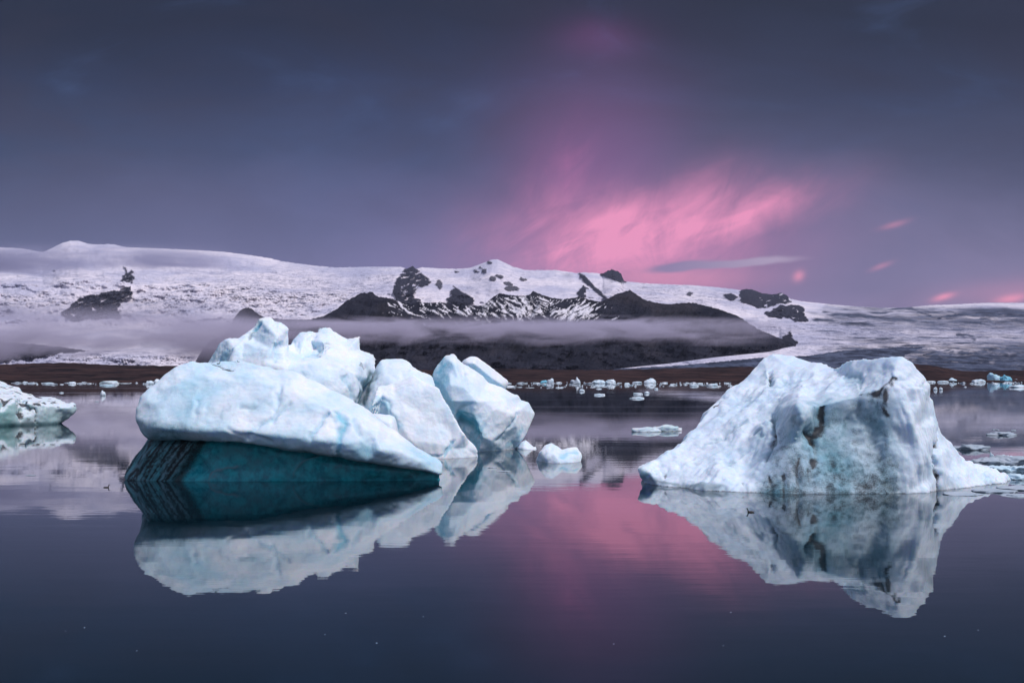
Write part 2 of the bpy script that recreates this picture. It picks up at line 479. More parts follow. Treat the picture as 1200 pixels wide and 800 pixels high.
vfine = fbm(np.stack([PX * 0.7, PY * 1.1, PX * 0 + 7], -1), 2, 0.7)
Dn = DD * (1 + 0.030 * relief * sstep(rows, 0, 0.05)[:, None] * (1 - 0.8 * sstep(rows, 0.93, 1.0))[:, None]) - rock * DD * 0.012 * (0.6 + fine) + crev * DD * 0.006 * (vfine + 0.6 * fine)
rws = [P(PX, PY, Dn)]
back_rows = []
for (dz, add) in ((-60, 900), (-350, 3000), (-1100, 8000)):
    q = rws[0][-1].copy(); sc = (q[:, 1] + add) / q[:, 1]
    q = np.stack([q[:, 0] * sc, q[:, 1] + add, q[:, 2] + dz], -1); back_rows.append(q)
foot = rws[0][0].copy(); foot[:, 2] = -20
co_ = np.concatenate([foot[None], rws[0], np.array(back_rows)], 0)
me = grid_mesh('glacier', co_)
pad = lambda a: np.concatenate([a[:1], a, a[-1:], a[-1:] * 0, a[-1:] * 0], 0)
set_attr(me, 'rock', pad(rock)); set_attr(me, 'crevasse', pad(crev)); set_attr(me, 'debris', pad(deb))
m, n, b, o = new_mat('glacier_snow')
co = n.node('ShaderNodeTexCoord').outputs['Object']
ar, ac, ad = n.attr('rock'), n.attr('crevasse'), n.attr('debris')
f1 = n.noise(n.mapping(co, (0.022, 0.006, 0.045)), 1.0, 5, 0.75)
f2 = n.noise(n.mapping(co, (0.085, 0.022, 0.14)), 1.0, 3, 0.7)
f3 = n.noise(n.mapping(co, (0.0016, 0.0006, 0.004)), 1.0, 4, 0.6)
snow = n.mix(n.smooth(f3, 0.35, 0.7), (0.80, 0.74, 0.79, 1), (0.48, 0.48, 0.61, 1))  # large blue-grey patches: soft shading of the snow put into its colour
fl = n.node('ShaderNodeTexNoise'); fl.inputs['Scale'].default_value = 1.0; fl.inputs['Detail'].default_value = 4; fl.inputs['Distortion'].default_value = 1.2; n.l.new(n.mapping(co, (0.009, 0.0035, 0.05), (0, 0.12, 0)), fl.inputs['Vector'])
band = n.smooth(fl.outputs[0], 0.40, 0.60)
cm = n.mul(n.smooth(n.add(n.mul(f1, 0.5), n.mul(f2, 0.5)), 0.455, 0.56), n.mul(n.m('MINIMUM', ac, 1.0), n.add(0.15, n.mul(band, 0.95))))
snow = n.mix(n.mul(n.smooth(fl.outputs[0], 0.48, 0.66), 0.45), snow, (0.50, 0.52, 0.66, 1))
snow = n.mix(n.mul(cm, 0.85), snow, (0.10, 0.10, 0.17, 1))
snow = n.mix(n.m('MINIMUM', n.smooth(n.add(ad, n.mul(n.sub(f1, 0.5), n.mul(ad, 1.6))), 0.0, 0.80), 1.0), snow, n.mix(n.smooth(n.add(n.mul(f1, .5), n.mul(fl.outputs[0], .5)), .42, .60), (0.018, 0.024, 0.042, 1), (0.09, 0.11, 0.17, 1)))
rk = n.mix(n.smooth(f2, 0.35, 0.65), (0.010, 0.012, 0.022, 1), (0.036, 0.036, 0.050, 1))
n.l.new(n.mix(ar, snow, rk), b.inputs['Base Color'])
b.inputs['Roughness'].default_value = 0.9; b.inputs['Specular IOR Level'].default_value = 0.1
n.l.new(n.bump(n.add(f1, n.mul(f2, 0.6)), 0.7, 16.0), b.inputs['Normal'])
glacier = link_mesh('glacier', me, m); tag(glacier, kind='structure')

# ---- dark mountain in front of the glacier
MT = [(222, 434), (230, 422), (238, 408), (244, 401), (250, 397.5), (256, 395), (262, 392), (268, 386), (273, 374), (279, 366.5), (284, 362), (289, 360.3), (295, 361.5), (301, 367), (310, 372), (330, 374), (362, 374.5), (380, 370), (390, 364.5), (396, 361), (404, 354), (412, 349), (416, 347.5), (423, 343), (430, 343.2), (436, 341.5), (441, 347), (450, 348.5), (460, 350), (466, 353),
      (480, 356), (490, 354), (505, 355), (515, 354), (524, 355), (540, 359), (553, 358), (567, 357.5), (575, 350), (585, 343.5), (600, 346), (612, 347), (620, 345.5), (625, 341), (634, 345), (647, 349), (660, 350.5), (679, 348), (697, 352.5),
      (705, 353.5), (711, 350), (716, 348), (722, 344.5), (730, 342.5), (738, 339.6), (746, 345), (755, 351), (768, 354.5), (784, 356.5), (800, 354.8), (812, 354.5), (826, 358), (842, 362), (853, 366), (863, 369.5), (871, 374), (878, 379), (888, 385), (900, 390.5), (912, 395.5), (920, 399), (930, 404), (936, 412), (940, 434)]
mc = np.arange(222, 940, 0.9); mr = np.linspace(0, 1, 110)
top = interp(MT, mc) + perlin(np.stack([mc * 0.35, mc * 0, mc * 0 + 4], -1)) * 1.0
PX = np.repeat(mc[None], len(mr), 0); PY = 436 + (top[None] - 436) * mr[:, None]
base_D = 4250 - 1180 * np.clip((560 - mc) / 320, 0, 1.1) ** 2
DD = base_D[None] + (900 + 0 * PX) * (mr[:, None] ** 0.9) * np.clip((436 - top[None]) / 70, 0.15, 1.4)
gul = fbm(np.stack([(PX + (PY - 360) * 0.5) * 0.055, PY * 0.018, PX * 0], -1), 5, 0.55, 'r')
rel = fbm(np.stack([PX * 0.03, PY * 0.06, PX * 0 + 3], -1), 4)
Dn = DD - gul * 190 * np.sin(np.pi * np.clip(mr, 0.02, 0.98))[:, None] ** 0.5 + rel * 170 * (1 - mr[:, None] ** 3)
front = P(PX, PY, Dn)
foot = front[0].copy(); foot[:, 2] = -20
bk = []
for (dz, add) in ((-30, 200), (-260, 900)):
    q = front[-1].copy(); sc = (q[:, 1] + add) / q[:, 1]
    bk.append(np.stack([q[:, 0] * sc, q[:, 1] + add, np.maximum(q[:, 2] + dz, 5)], -1))
me = grid_mesh('mountain', np.concatenate([foot[None], front, np.array(bk)], 0))
# snow in the gullies
lean = np.where(PX < 645, -1.15, 1.25)
su = PX + lean * (PY - 360)
su = su + 9 * fbm(np.stack([PX * .05, PY * .08, PX * 0 + 5], -1), 3)
st = fbm(np.stack([su * 0.24, PY * 0.13, PX * 0 + 11], -1), 4, 0.65) + 0.25 * fbm(np.stack([PX * .04, PY * .1, PX * 0 + 2], -1), 2)
zone = np.zeros_like(PX)
for (cx, cy, sx, sy, k) in ((560, 366, 60, 10, .28), (615, 360, 32, 12, .42), (675, 366, 24, 7, .60), (500, 360, 20, 8, .25), (640, 353, 30, 6, .25), (735, 370, 28, 6, .02), (580, 357, 18, 5, .35), (475, 360, 14, 8, .2)):
    zone = np.maximum(zone, k * np.exp(-0.5 * (((PX - cx) / sx) ** 2 + ((PY - cy) / sy) ** 2)))
snowm = sstep(st + zone - 0.34, 0.0, 0.07) * (zone > 0.05)
l1, tl = line_dist(PX + w2[:len(mr), :1] * 0, PY + perlin(np.stack([PX * .2, PY * .2, PX * 0], -1)) * 1.5, [(466, 351), (472, 361), (482, 367), (505, 374)])
snowm = np.maximum(snowm, (l1 < 1.6 * (1.1 - tl)).astype(float))
grass = sstep(fbm(np.stack([PX * 0.02, PY * 0.05, PX * 0 + 8], -1), 3) + 0.5 * np.exp(-0.5 * (((PX - 800) / 70) ** 2 + ((PY - 370) / 25) ** 2)) + .3 * np.exp(-0.5 * (((PX - 450) / 30) ** 2 + ((PY - 366) / 14) ** 2)), 0.1, 0.5)
pad = lambda a: np.concatenate([a[:1], a, a[-1:], a[-1:]], 0)
set_attr(me, 'snow', pad(snowm)); set_attr(me, 'grass', pad(grass))
m, n, b, o = new_mat('mountain_rock')
co = n.node('ShaderNodeTexCoord').outputs['Object']
f1 = n.noise(n.mapping(co, (0.006, 0.004, 0.008)), 1.0, 6, 0.65)
f2 = n.noise(n.mapping(co, (0.03, 0.015, 0.035)), 1.0, 4, 0.7)
rk = n.mix(n.smooth(f1, 0.35, 0.65), (0.006, 0.007, 0.014, 1), (0.024, 0.025, 0.038, 1))
rk = n.mix(n.mul(n.attr('grass'), 0.5), rk, n.mix(n.smooth(f1, 0.35, 0.65), (0.014, 0.014, 0.016, 1), (0.040, 0.032, 0.033, 1)))
rk = n.mix(n.smooth(f2, 0.5, 0.75, 0, 0.35), rk, (0.062, 0.056, 0.068, 1))
n.l.new(n.mix(n.attr('snow'), rk, (0.74, 0.72, 0.78, 1)), b.inputs['Base Color'])
b.inputs['Roughness'].default_value = 0.95; b.inputs['Specular IOR Level'].default_value = 0.1
n.l.new(n.bump(n.add(f1, n.mul(f2, 0.4)), 1.0, 55.0), b.inputs['Normal'])
mountain = link_mesh('mountain', me, m); tag(mountain, kind='structure')

# ---- low brown moraine shore
ST = [(-260, 424), (0, 427), (40, 425.5), (78, 424.7), (110, 426.5), (150, 428), (200, 428.5), (240, 428.6), (300, 431), (420, 434), (520, 433.5), (600, 432), (640, 433), (700, 433.5), (760, 432.5), (820, 430.5), (870, 429.5), (905, 431),
      (960, 434), (1010, 432), (1050, 427.5), (1075, 426.3), (1095, 428.5), (1120, 433.5), (1140, 435), (1170, 434), (1200, 433.5), (1440, 431)]
sc_ = np.arange(-240, 1440, 2.0); sr = np.linspace(0, 1, 60)
top = interp(ST, sc_) + perlin(np.stack([sc_ * 0.12, sc_ * 0, sc_ * 0 + 4], -1)) * 0.8
PX = np.repeat(sc_[None], len(sr), 0)
base = np.full(len(sc_), py_at(720.0, 0.0)) + perlin(np.stack([sc_ * 0.03, sc_ * 0, sc_ * 0 + 2], -1)) * 0.5
PY = base[None] + (top[None] - base[None]) * sr[:, None]
DD = Dwater(0, base)[None] + 900 * sr[:, None] ** 1.3
hum = fbm(np.stack([PX * 0.022, PY * 0.16, PX * 0], -1), 4)
Dn = DD * (1 + 0.09 * hum * np.sin(np.pi * sr)[:, None] ** 0.6)
front = P(PX, PY, Dn)
foot = front[0].copy(); foot[:, 1] -= 40; foot[:, 2] = -6
bk = []
for (z, D) in ((6, 2300), (12, 3600), (14, 6000)):
    q = front[-1].copy(); sc = D / q[:, 1]; bk.append(np.stack([q[:, 0] * sc, q[:, 1] * 0 + D, q[:, 0] * 0 + z], -1))
me = grid_mesh('shore', np.concatenate([foot[None], front, np.array(bk)], 0))
m, n, b, o = new_mat('moraine_earth')
co = n.node('ShaderNodeTexCoord').outputs['Object']
f1 = n.noise(n.mapping(co, (0.022, 0.016, 0.30)), 1.0, 6, 0.65)
f2 = n.noise(n.mapping(co, (0.15, 0.05, 0.3)), 1.0, 4, 0.7)
br = n.mix(n.smooth(f1, 0.38, 0.62), (0.004, 0.003, 0.005, 1), (0.050, 0.027, 0.025, 1))
br = n.mix(n.smooth(f2, 0.5, 0.75, 0, 0.5), br, (0.060, 0.046, 0.042, 1))
n.l.new(br, b.inputs['Base Color']); b.inputs['Roughness'].default_value = 0.95; b.inputs['Specular IOR Level'].default_value = 0.1
n.l.new(n.bump(n.add(f1, n.mul(f2, 0.3)), 0.7, 5.0), b.inputs['Normal'])
shore = link_mesh('shore', me, m); tag(shore, kind='structure')


# ------------------------------------------------------------------ fog banks
def fog(name, px0, px1, py_top, py_bot, D, thick, rho, col, sharp_top=0.12, sharp_bot=0.6, edge=0.12, seed=0.0, nz=(0.004, 0.004, 0.02), lo=0.42, hi=0.62):
    a = P(px0, py_bot, D); c = P(px1, py_top, D)
    x0, x1, z0, z1 = a[0], c[0], a[2], c[2]
    bm = bmesh.new(); bmesh.ops.create_cube(bm, size=1.0)
    for v in bm.verts:
        v.co = Vector((v.co.x * (x1 - x0), v.co.y * thick, v.co.z * (z1 - z0)))
    me = bpy.data.meshes.new(name); bm.to_mesh(me); bm.free()
    m = bpy.data.materials.new(name); m.use_nodes = True; m.node_tree.nodes.clear(); n = NT(m.node_tree)
    o = n.node('ShaderNodeOutputMaterial'); pv = n.node('ShaderNodeVolumePrincipled')
    n.l.new(pv.outputs[0], o.inputs['Volume'])
    tc = n.node('ShaderNodeTexCoord'); g = n.node('ShaderNodeSeparateXYZ'); n.l.new(tc.outputs['Generated'], g.inputs[0])
    ob = n.mapping(tc.outputs['Object'], nz); off = n.node('ShaderNodeVectorMath', operation='ADD'); n.l.new(ob, off.inputs[0]); off.inputs[1].default_value = (seed, seed * 2, seed * 3)
    ns = n.noise(off.outputs[0], 1.0, 4, 0.62, 0.8)
    gz = n.add(g.outputs[2], n.mul(n.sub(ns, 0.5), 0.95))
    prof = n.mul(n.smooth(gz, 0.02, 0.02 + sharp_bot), n.smooth(gz, 0.97, 0.97 - sharp_top))
    ends = n.mul(n.smooth(g.outputs[0], 0.0, edge), n.smooth(g.outputs[0], 1.0, 1.0 - edge))
    ends = n.mul(ends, n.mul(n.smooth(g.outputs[1], 0.0, 0.25), n.smooth(g.outputs[1], 1.0, 0.75)))
    n.l.new(n.mul(n.mul(prof, ends), n.mul(n.smooth(ns, lo, hi, 0.12, 1.0), rho)), pv.inputs['Density'])
    pv.inputs['Color'].default_value = (*col, 1); pv.inputs['Anisotropy'].default_value = 0.0
    ob_ = link_mesh(name, me, m); ob_.location = ((x0 + x1) / 2, D, (z0 + z1) / 2)
    tag(ob_, kind='stuff')
    return ob_


FC = (0.84, 0.79, 0.97)
fog('fog', -300, 340, 352, 424, 2500, 420, 0.015, FC, 0.45, 0.45, 0.14, 0.0, nz=(0.003, 0.003, 0.014))
fog('fog', 190, 940, 371, 406, 2700, 300, 0.030, FC, 0.22, 0.9, 0.22, 3.1, nz=(0.0065, 0.005, 0.026), lo=0.38, hi=0.66)
fog('fog', -260, 300, 286, 320, 7000, 900, 0.0090, (0.50, 0.50, 0.68), 0.5, 0.4, 0.25, 7.7, nz=(0.0012, 0.001, 0.008))  # cloud cap in shade, its darkness put into the fog colour

# thin even air over the whole lagoon
bm = bmesh.new(); bmesh.ops.create_cube(bm, size=1.0)
for v in bm.verts: v.co = Vector((v.co.x * 36000, v.co.y * 26000 + 11000, (v.co.z + 0.5) * 2601 - 21))
me = bpy.data.meshes.new('haze'); bm.to_mesh(me); bm.free()
m = bpy.data.materials.new('haze_air'); m.use_nodes = True; m.node_tree.nodes.clear(); n = NT(m.node_tree)
o = n.node('ShaderNodeOutputMaterial'); pv = n.node('ShaderNodeVolumePrincipled'); n.l.new(pv.outputs[0], o.inputs['Volume'])
pv.inputs['Density'].default_value = 1.0e-5; pv.inputs['Color'].default_value = (0.66, 0.72, 0.98, 1)
haze = link_mesh('haze', me, m); tag(haze, kind='stuff')


# ------------------------------------------------------------------ icebergs
def evaluated(o):
    dg = bpy.context.evaluated_depsgraph_get(); dg.update()
    return bpy.data.meshes.new_from_object(o.evaluated_get(dg))


def remesh(bm, voxel):
    me = bpy.data.meshes.new('tmp'); bm.to_mesh(me); bm.free()
    o = bpy.data.objects.new('tmp', me); C.objects.link(o)
    md = o.modifiers.new('r', 'REMESH'); md.mode = 'VOXEL'; md.voxel_size = voxel; md.adaptivity = 0
    r = evaluated(o); bpy.data.objects.remove(o); bpy.data.meshes.remove(me)
    return r


def get_co(me):
    a = np.empty(len(me.vertices) * 3, np.float32); me.vertices.foreach_get('co', a); return a.reshape(-1, 3).astype(float)


def put_co(me, a):
    me.vertices.foreach_set('co', a.reshape(-1).astype(np.float32)); me.update()


def get_no(me):
    a = np.empty(len(me.vertices) * 3, np.float32); me.vertices.foreach_get('normal', a); return a.reshape(-1, 3).astype(float)


def lap(me, co, it, k=0.5):
    e = np.empty(len(me.edges) * 2, np.int32); me.edges.foreach_get('vertices', e); e = e.reshape(-1, 2)
    cnt = np.bincount(e.reshape(-1), minlength=len(co)).astype(float)[:, None]
    for _ in range(it):
        s = np.zeros_like(co)
        for ax in range(co.shape[1]):
            s[:, ax] = np.bincount(e[:, 0], co[e[:, 1], ax], len(co)) + np.bincount(e[:, 1], co[e[:, 0], ax], len(co))
        co = co + k * (s / np.maximum(cnt, 1) - co)
    return co


def shell(top, wl, inner, thick, hs=(0.82, 0.5, 0.15), deep=-0.9):
    """closed low mesh: silhouette `top` (left waterline corner .. right one), front waterline `wl`,
    front relief points `inner`, and a rounded back `thick` metres deeper"""
    outl = [tuple(p) for p in top]
    wl = [(x, y, Dwater(x, y)) for x, y in wl]
    l, r = outl[0], outl[-1]
    bot = [(r[0], py_at(r[2], deep), r[2])] + [(x, py_at(D - .02, deep), D - .02) for x, y, D in reversed(wl)] + [(l[0], py_at(l[2], deep), l[2])]
    outl = outl + bot
    front = list(inner) + wl
    zt = np.array([P(x, y, D)[2] for x, y, D in top]); txs = np.array([p[0] for p in top]); tD = np.array([p[2] for p in top])
    order = np.argsort(txs); txs, zt, tD = txs[order], zt[order], tD[order]
    back = []
    lo, hi = txs[0], txs[-1]
    nn = max(4, int((hi - lo) / 22))
    for i in range(1, nn):
        x = lo + (hi - lo) * i / nn
        z = np.interp(x, txs, zt); D = np.interp(x, txs, tD)
        env = math.sin(math.pi * i / nn) ** 0.5
        for h in hs + (-0.02, -1):
            zz = z * h if h >= 0 else (0 if h > -0.5 else deep)
            Db = D + thick * env * (1 - max(h, 0)) ** 0.6
            pyb = py_at(Db, zz); pxb = 600 + (x - 600) * 1.0
            back.append((pxb, pyb, Db))

    def cdt(pts, tag_):
        allp = outl + pts
        v2 = [Vector((p[0], p[1])) for p in allp]; nO = len(outl)
        edges = [(i, (i + 1) % nO) for i in range(nO)]
        r_ = geometry.delaunay_2d_cdt(v2, edges, [], 1, 1e-4)
        vs, es, fs, ov = r_[0], r_[1], r_[2], r_[3]
        out = []
        for i, v in enumerate(vs):
            if ov[i]: k = min(ov[i]); D = allp[k][2]; key = k if k < nO else (tag_, k)
            else:
                j = min(range(len(allp)), key=lambda q: (allp[q][0] - v.x) ** 2 + (allp[q][1] - v.y) ** 2); D = allp[j][2]; key = (tag_, 'x', i)
            out.append((key, P(v.x, v.y, D)))
        return out, fs
    bm = bmesh.new(); vm = {}
    for t_, pts in (('f', front), ('b', back)):
        vv, fs = cdt(pts, t_)
        for key, p in vv:
            if key not in vm: vm[key] = bm.verts.new(p)
        for f in fs:
            ids = [vm[vv[i][0]] for i in f]
            if t_ == 'b': ids.reverse()
            if len(set(ids)) == len(ids):
                try: bm.faces.new(ids)
                except ValueError: pass
    bmesh.ops.recalc_face_normals(bm, faces=bm.faces)
    return bm


def ice_piece(name, bm, voxel, smooth, disp, strokes=(), mat=M_ice, parent=None, origin=(0, 0, 0), post=None, pre=None):
    me = remesh(bm, voxel)
    co = lap(me, get_co(me), smooth)
    if pre is not None: co = pre(co)
    put_co(me, co); no = get_no(me)
    dsp = disp(co, no)
    px, py = proj(co)
    facing = sstep(-(no * (co - (0, 0, CAM_Z)) / np.linalg.norm(co - (0, 0, CAM_Z), axis=1)[:, None]).sum(1), -0.15, 0.2)
    light = np.zeros(len(co)); blue = np.zeros(len(co)); dirt = np.zeros(len(co)); teal = np.zeros(len(co))
    wob = fbm(co * 1.6, 3); wob2 = fbm(co * 2.6 + 7, 3)
    wobx, woby = px + wob * 9, py + fbm(co * 1.6 + 31, 3) * 9
    for st_ in strokes:
        pts, w_, kind, k = st_[:4]; depth = st_[4] if len(st_) > 4 else 0.0
        dd_, tt = line_dist(wobx, woby, pts)
        f_ = np.exp(-(dd_ / (w_ * (0.62 + 0.5 * wob2))) ** 2) * facing * sstep(tt, -0.01, 0.08) * (1 - sstep(tt, 0.92, 1.01) * 0.6)
        dsp = dsp - f_ * depth
        if kind == 'light': light = np.maximum(light, f_ * k)
        elif kind == 'blue': blue = np.maximum(blue, f_ * k)
        elif kind == 'dirt': dirt = np.maximum(dirt, f_ * k * np.clip(0.8 + wob2, 0, 1.1))
        elif kind == 'teal': teal = np.maximum(teal, f_ * k)
    co2 = co + no * dsp[:, None]
    put_co(me, co2)
    a = {'blue': blue, 'dirt': dirt, 'teal': teal}
    if post is not None: post(a, co2, get_no(me), px, py)
    for q_ in ('teal', 'dirt'): a[q_] = a[q_] * (1 - light)
    for k_, v_ in a.items(): set_attr(me, k_, np.clip(v_, 0, 1))
    me.polygons.foreach_set('use_smooth', np.ones(len(me.polygons), bool))
    return link_mesh(name, me, mat, parent, origin)


def waterline(a, co, k=0.5, h=0.04):
    """dark wet line just above the water"""
    a['dirt'] = np.maximum(a['dirt'], k * (1 - sstep(co[:, 2], h * 0.3, h)))


# --- right iceberg
top_r = [(752, 566, Dwater(752, 566)), (747, 560, 28.3), (737, 554, 28.2), (745, 547, 28.4), (755, 542.5, 28.6), (770, 537, 28.9), (786, 530, 29.3), (795, 519, 29.7), (807, 505, 30.2), (820, 491, 30.8), (832, 480, 31.2),
         (845, 462, 31.8), (852, 455, 32), (860, 450, 32.2), (870, 442, 32.5), (878, 434, 32.6), (886, 427, 32.8), (895, 416.5, 33), (904, 413, 33), (917, 414, 33), (935, 418, 32.8), (946, 421, 32.6), (955, 422, 32.2), (968, 424, 31.8), (980, 427.5, 31),
         (988, 424, 30.2), (997, 421.5, 29.6), (1012, 419.5, 28.9), (1027, 420, 28.4), (1040, 418.5, 28.0), (1057, 417.5, 27.7), (1064, 421, 27.6), (1070, 427, 27.6), (1080, 442, 27.7), (1086, 452, 27.8), (1090, 462, 27.9), (1097, 485, 28.1), (1102, 502, 28.3), (1110, 515, 28.5),
         (1120, 530, 28.7), (1130, 539, 28.9), (1147, 545, 29.1), (1165, 549, 29.3), (1180, 553, 29.5), (1188, 561.5, Dwater(0, 561.5))]
wl_r = [(770, 568.5), (795, 571.5), (832, 575), (870, 577), (907, 578.3), (940, 578.5), (980, 578.5), (1020, 578.3), (1060, 578), (1087, 577), (1100, 575), (1125, 572.5), (1150, 569.5), (1175, 566)]
in_r = [(760, 553, 28.0), (785, 552, 28.3), (775, 560, 28.2), (810, 562, 27.4), (830, 545, 28.0), (810, 535, 28.8), (842, 510, 29.4), (870, 480, 30.2), (900, 450, 31.2), (880, 500, 29.2), (905, 478, 29.8), (918, 462, 30.2), (940, 440, 31.2), (925, 430, 32),
        (850, 560, 26.9), (870, 540, 27.7), (888, 550, 26.9), (893, 520, 27.6), (900, 560, 26.4), (930, 520, 26.7), (915, 500, 27.4), (926, 490, 26.9), (934, 474, 26.7), (940, 488, 26.5), (958, 474, 27.2), (952, 452, 29.6), (975, 455, 28.6), (985, 440, 29.6), (1005, 440, 28.6), (1020, 452, 27.5),
        (1005, 462, 27.2), (1030, 456, 27.0), (1045, 445, 27.0), (1048, 432, 27.3), (1030, 437, 27.9), (985, 468, 27.2),
        (958, 498, 27.2), (985, 495, 27.2), (1020, 485, 27.0), (1020, 515, 26.8), (975, 525, 26.9), (1000, 555, 26.35), (960, 555, 26.3), (935, 550, 26.3), (1040, 550, 26.3), (1045, 500, 26.6), (1055, 470, 26.7), (1062, 445, 27.1), (1070, 500, 26.4), (1078, 470, 26.9), (1085, 530, 26.3), (1093, 500, 27.1),
        (1097, 530, 26.9), (1099, 555, 26.7), (1106, 530, 27.2), (1112, 555, 26.9), (1130, 556, 27.6), (1155, 560, 28.2), (1140, 566, 27.7)]


def disp_r(co, no):
    px, py = proj(co)
    slope = 1 - sstep(px + (py - 500) * 0.2, 895, 925) * sstep(py, 455, 478)
    q = co.copy(); q[:, 0] = co[:, 0] + 0.6 * co[:, 2]
    sv = np.array([0.70, 0.45, 0.55]); tv = np.array([0.62, -0.78, -0.15]); al = co @ sv; ac_ = co @ tv
    g_ = np.stack([al * 0.42, ac_ * 1.25 + 0.5 * fbm(co * .7, 2), (co[:, 2] - al * .55) * 1.1], -1)
    d_ = 0.16 * fbm(co * 0.55, 3) + (0.35 + 0.65 * sstep(py, 422, 450)) * slope * (0.15 * fbm(g_, 3, 0.5, 'b') + 0.05 * fbm(co * 1.9, 3, .5, 'b')) + 0.035 * fbm(co * 3.2, 3)
    # vertical flutes on the right face
    fl = sstep(px, 1035, 1060) * sstep(py, 430, 470)
    d_ += fl * 0.085 * fbm(np.stack([co[:, 0] * 3.2 + 0.3 * co[:, 2], co[:, 1] * 2.6, co[:, 2] * 0.35], -1), 3, 0.5, 'b')
    d_ += (1 - slope) * 0.06 * fbm(co * (1.2, 1.2, 0.9) + 9, 3)
    return d_


def post_r(a, co, no, px, py):
    nz = fbm(co * 0.9 + 4, 4); n2 = fbm(co * 3 + 4, 3)
    # steep, snow-free faces show the grey-green ice, snow lies on the slope
    face = poly_soft(px + nz * 16, py + nz * 16, [(897, 500), (925, 478), (945, 482), (960, 470), (1000, 463), (1035, 458), (1046, 470), (1052, 500), (1058, 540), (1060, 620), (880, 620), (885, 548)], 20)
    a['blue'] = np.maximum(a['blue'], face * (0.50 + 0.7 * nz + 0.15 * sstep(py, 480, 560)))
    st = sstep(nz, -0.05, 0.35)
    a['blue'] = np.maximum(a['blue'], 0.12 * st * (1 - face))
    a['dirt'] = np.maximum(a['dirt'], face * np.clip(0.30 + 0.22 * sstep(py, 510, 578) + 0.28 * n2, 0, .6))
    a['teal'] *= 1.0
    waterline(a, co)


str_r = [([(964, 472), (961, 490), (960, 512)], 7.5, 'dirt', 1.0, .05), ([(944, 500), (955, 510), (957, 535), (949, 560)], 8.5, 'dirt', .92, .08), ([(950, 503), (956, 520)], 8, 'teal', .6, .12),
         ([(1050, 436), (1042, 449), (1026, 459), (1016, 463)], 6.5, 'dirt', 1.0, .05), ([(1038, 454), (1038, 470), (1042, 490)], 8, 'dirt', .85, 0), ([(1003, 462), (1010, 464)], 3, 'dirt', .8, 0), ([(1020, 460), (1034, 462), (1030, 470)], 9, 'dirt', .5, 0),
         ([(905, 483), (903, 500), (905, 515), (899, 530), (895, 540)], 5.5, 'teal', .55, .16), ([(905, 490), (903, 505), (900, 525)], 3, 'dirt', .75, .05),
         ([(901, 432), (903, 438), (901, 450)], 3.5, 'dirt', .7, .1), ([(902, 440), (901, 452)], 6, 'blue', .5, .1), ([(844, 470), (838, 478)], 2.2, 'dirt', .85, .04),
         ([(1100, 496), (1101, 515), (1098, 528), (1096, 545)], 3.2, 'dirt', .95, .18), ([(1096, 540), (1099, 560), (1100, 575)], 2.6, 'dirt', .8, .15),
         ([(902, 556), (903, 580)], 3.6, 'dirt', .8, .03), ([(919, 552), (921, 580)], 4, 'dirt', .8, .03), ([(938, 535), (932, 560), (934, 580)], 6, 'dirt', .72, .06), ([(870, 560), (873, 578)], 3, 'dirt', .6, .03),
         ([(1000, 478), (1020, 500), (1025, 520)], 22, 'teal', .16, .12), ([(985, 500), (1015, 515), (1030, 545)], 20, 'teal', .14, .1), ([(1040, 562), (1048, 577)], 12, 'teal', .45, .06), ([(990, 440), (1005, 443), (1002, 450)], 7, 'blue', .5, .08),
         ([(930, 484), (932, 496)], 16, 'teal', .35, .05), ([(766, 548), (769, 556)], 3, 'dirt', .55, .04), ([(784, 550), (778, 559)], 3, 'dirt', .55, .04), ([(756, 562), (800, 568), (850, 574)], 5, 'teal', .6, 0), ([(884, 503), (892, 510)], 13, 'blue', .5, .08), ([(850, 535), (860, 545)], 10, 'blue', .35, .08),
         ([(820, 520), (850, 505), (880, 492)], 4, 'blue', .35, .07), ([(860, 478), (895, 458), (925, 448)], 4, 'blue', .3, .07)]
rb = empty('iceberg', (11.0, 26.5, 0)); tag(rb, 'large whale-backed white iceberg on the right with grey-green front and vertical dirt streaks', 'iceberg')
ice_piece('ice_body', shell(top_r, wl_r, in_r, 4.0), 0.042, 5, disp_r, str_r, M_rice, rb, (11.0, 26.5, 0), post_r)

# --- left iceberg: tilted slab on dark striped base
slab_top = [(176, 513, 28.9), (167, 503, 28.9), (161, 491, 29.0), (163, 478, 29.1), (166, 465, 29.2), (175, 456, 29.4), (185, 448, 29.6), (193, 440, 29.8), (199, 436, 29.9), (210, 430, 30), (222, 425.5, 30.1), (234, 426, 30.2), (245, 425.5, 30.3), (262, 424.5, 30.4), (280, 424, 30.5), (290, 427, 30.4), (302, 430.5, 30.3),
            (316, 433, 30.3), (331, 435, 30.2), (341, 435.5, 30.2), (349, 439, 30.1), (360, 446, 30.1), (374, 451, 30.1), (390, 459, 30), (406, 467, 30), (418, 473, 29.9), (431, 481, 29.9), (445, 493, 29.8), (457, 502, 29.8), (472, 513, 29.7), (486, 522.5, 29.6), (500, 530, 29.6), (510, 537, 29.5), (516, 542, 29.5), (522.5, 548.5, 29.5), (521, 553.5, 29.4)]
slab_low = [(516, 556, 29.3), (487, 549, 28.9), (457, 543.5, 28.7), (430, 539, 28.55), (400, 534, 28.5), (365, 529, 28.45), (331, 524, 28.4), (300, 520, 28.4), (274, 517, 28.4), (245, 515.5, 28.5), (213, 514.5, 28.6), (190, 514, 28.8)]


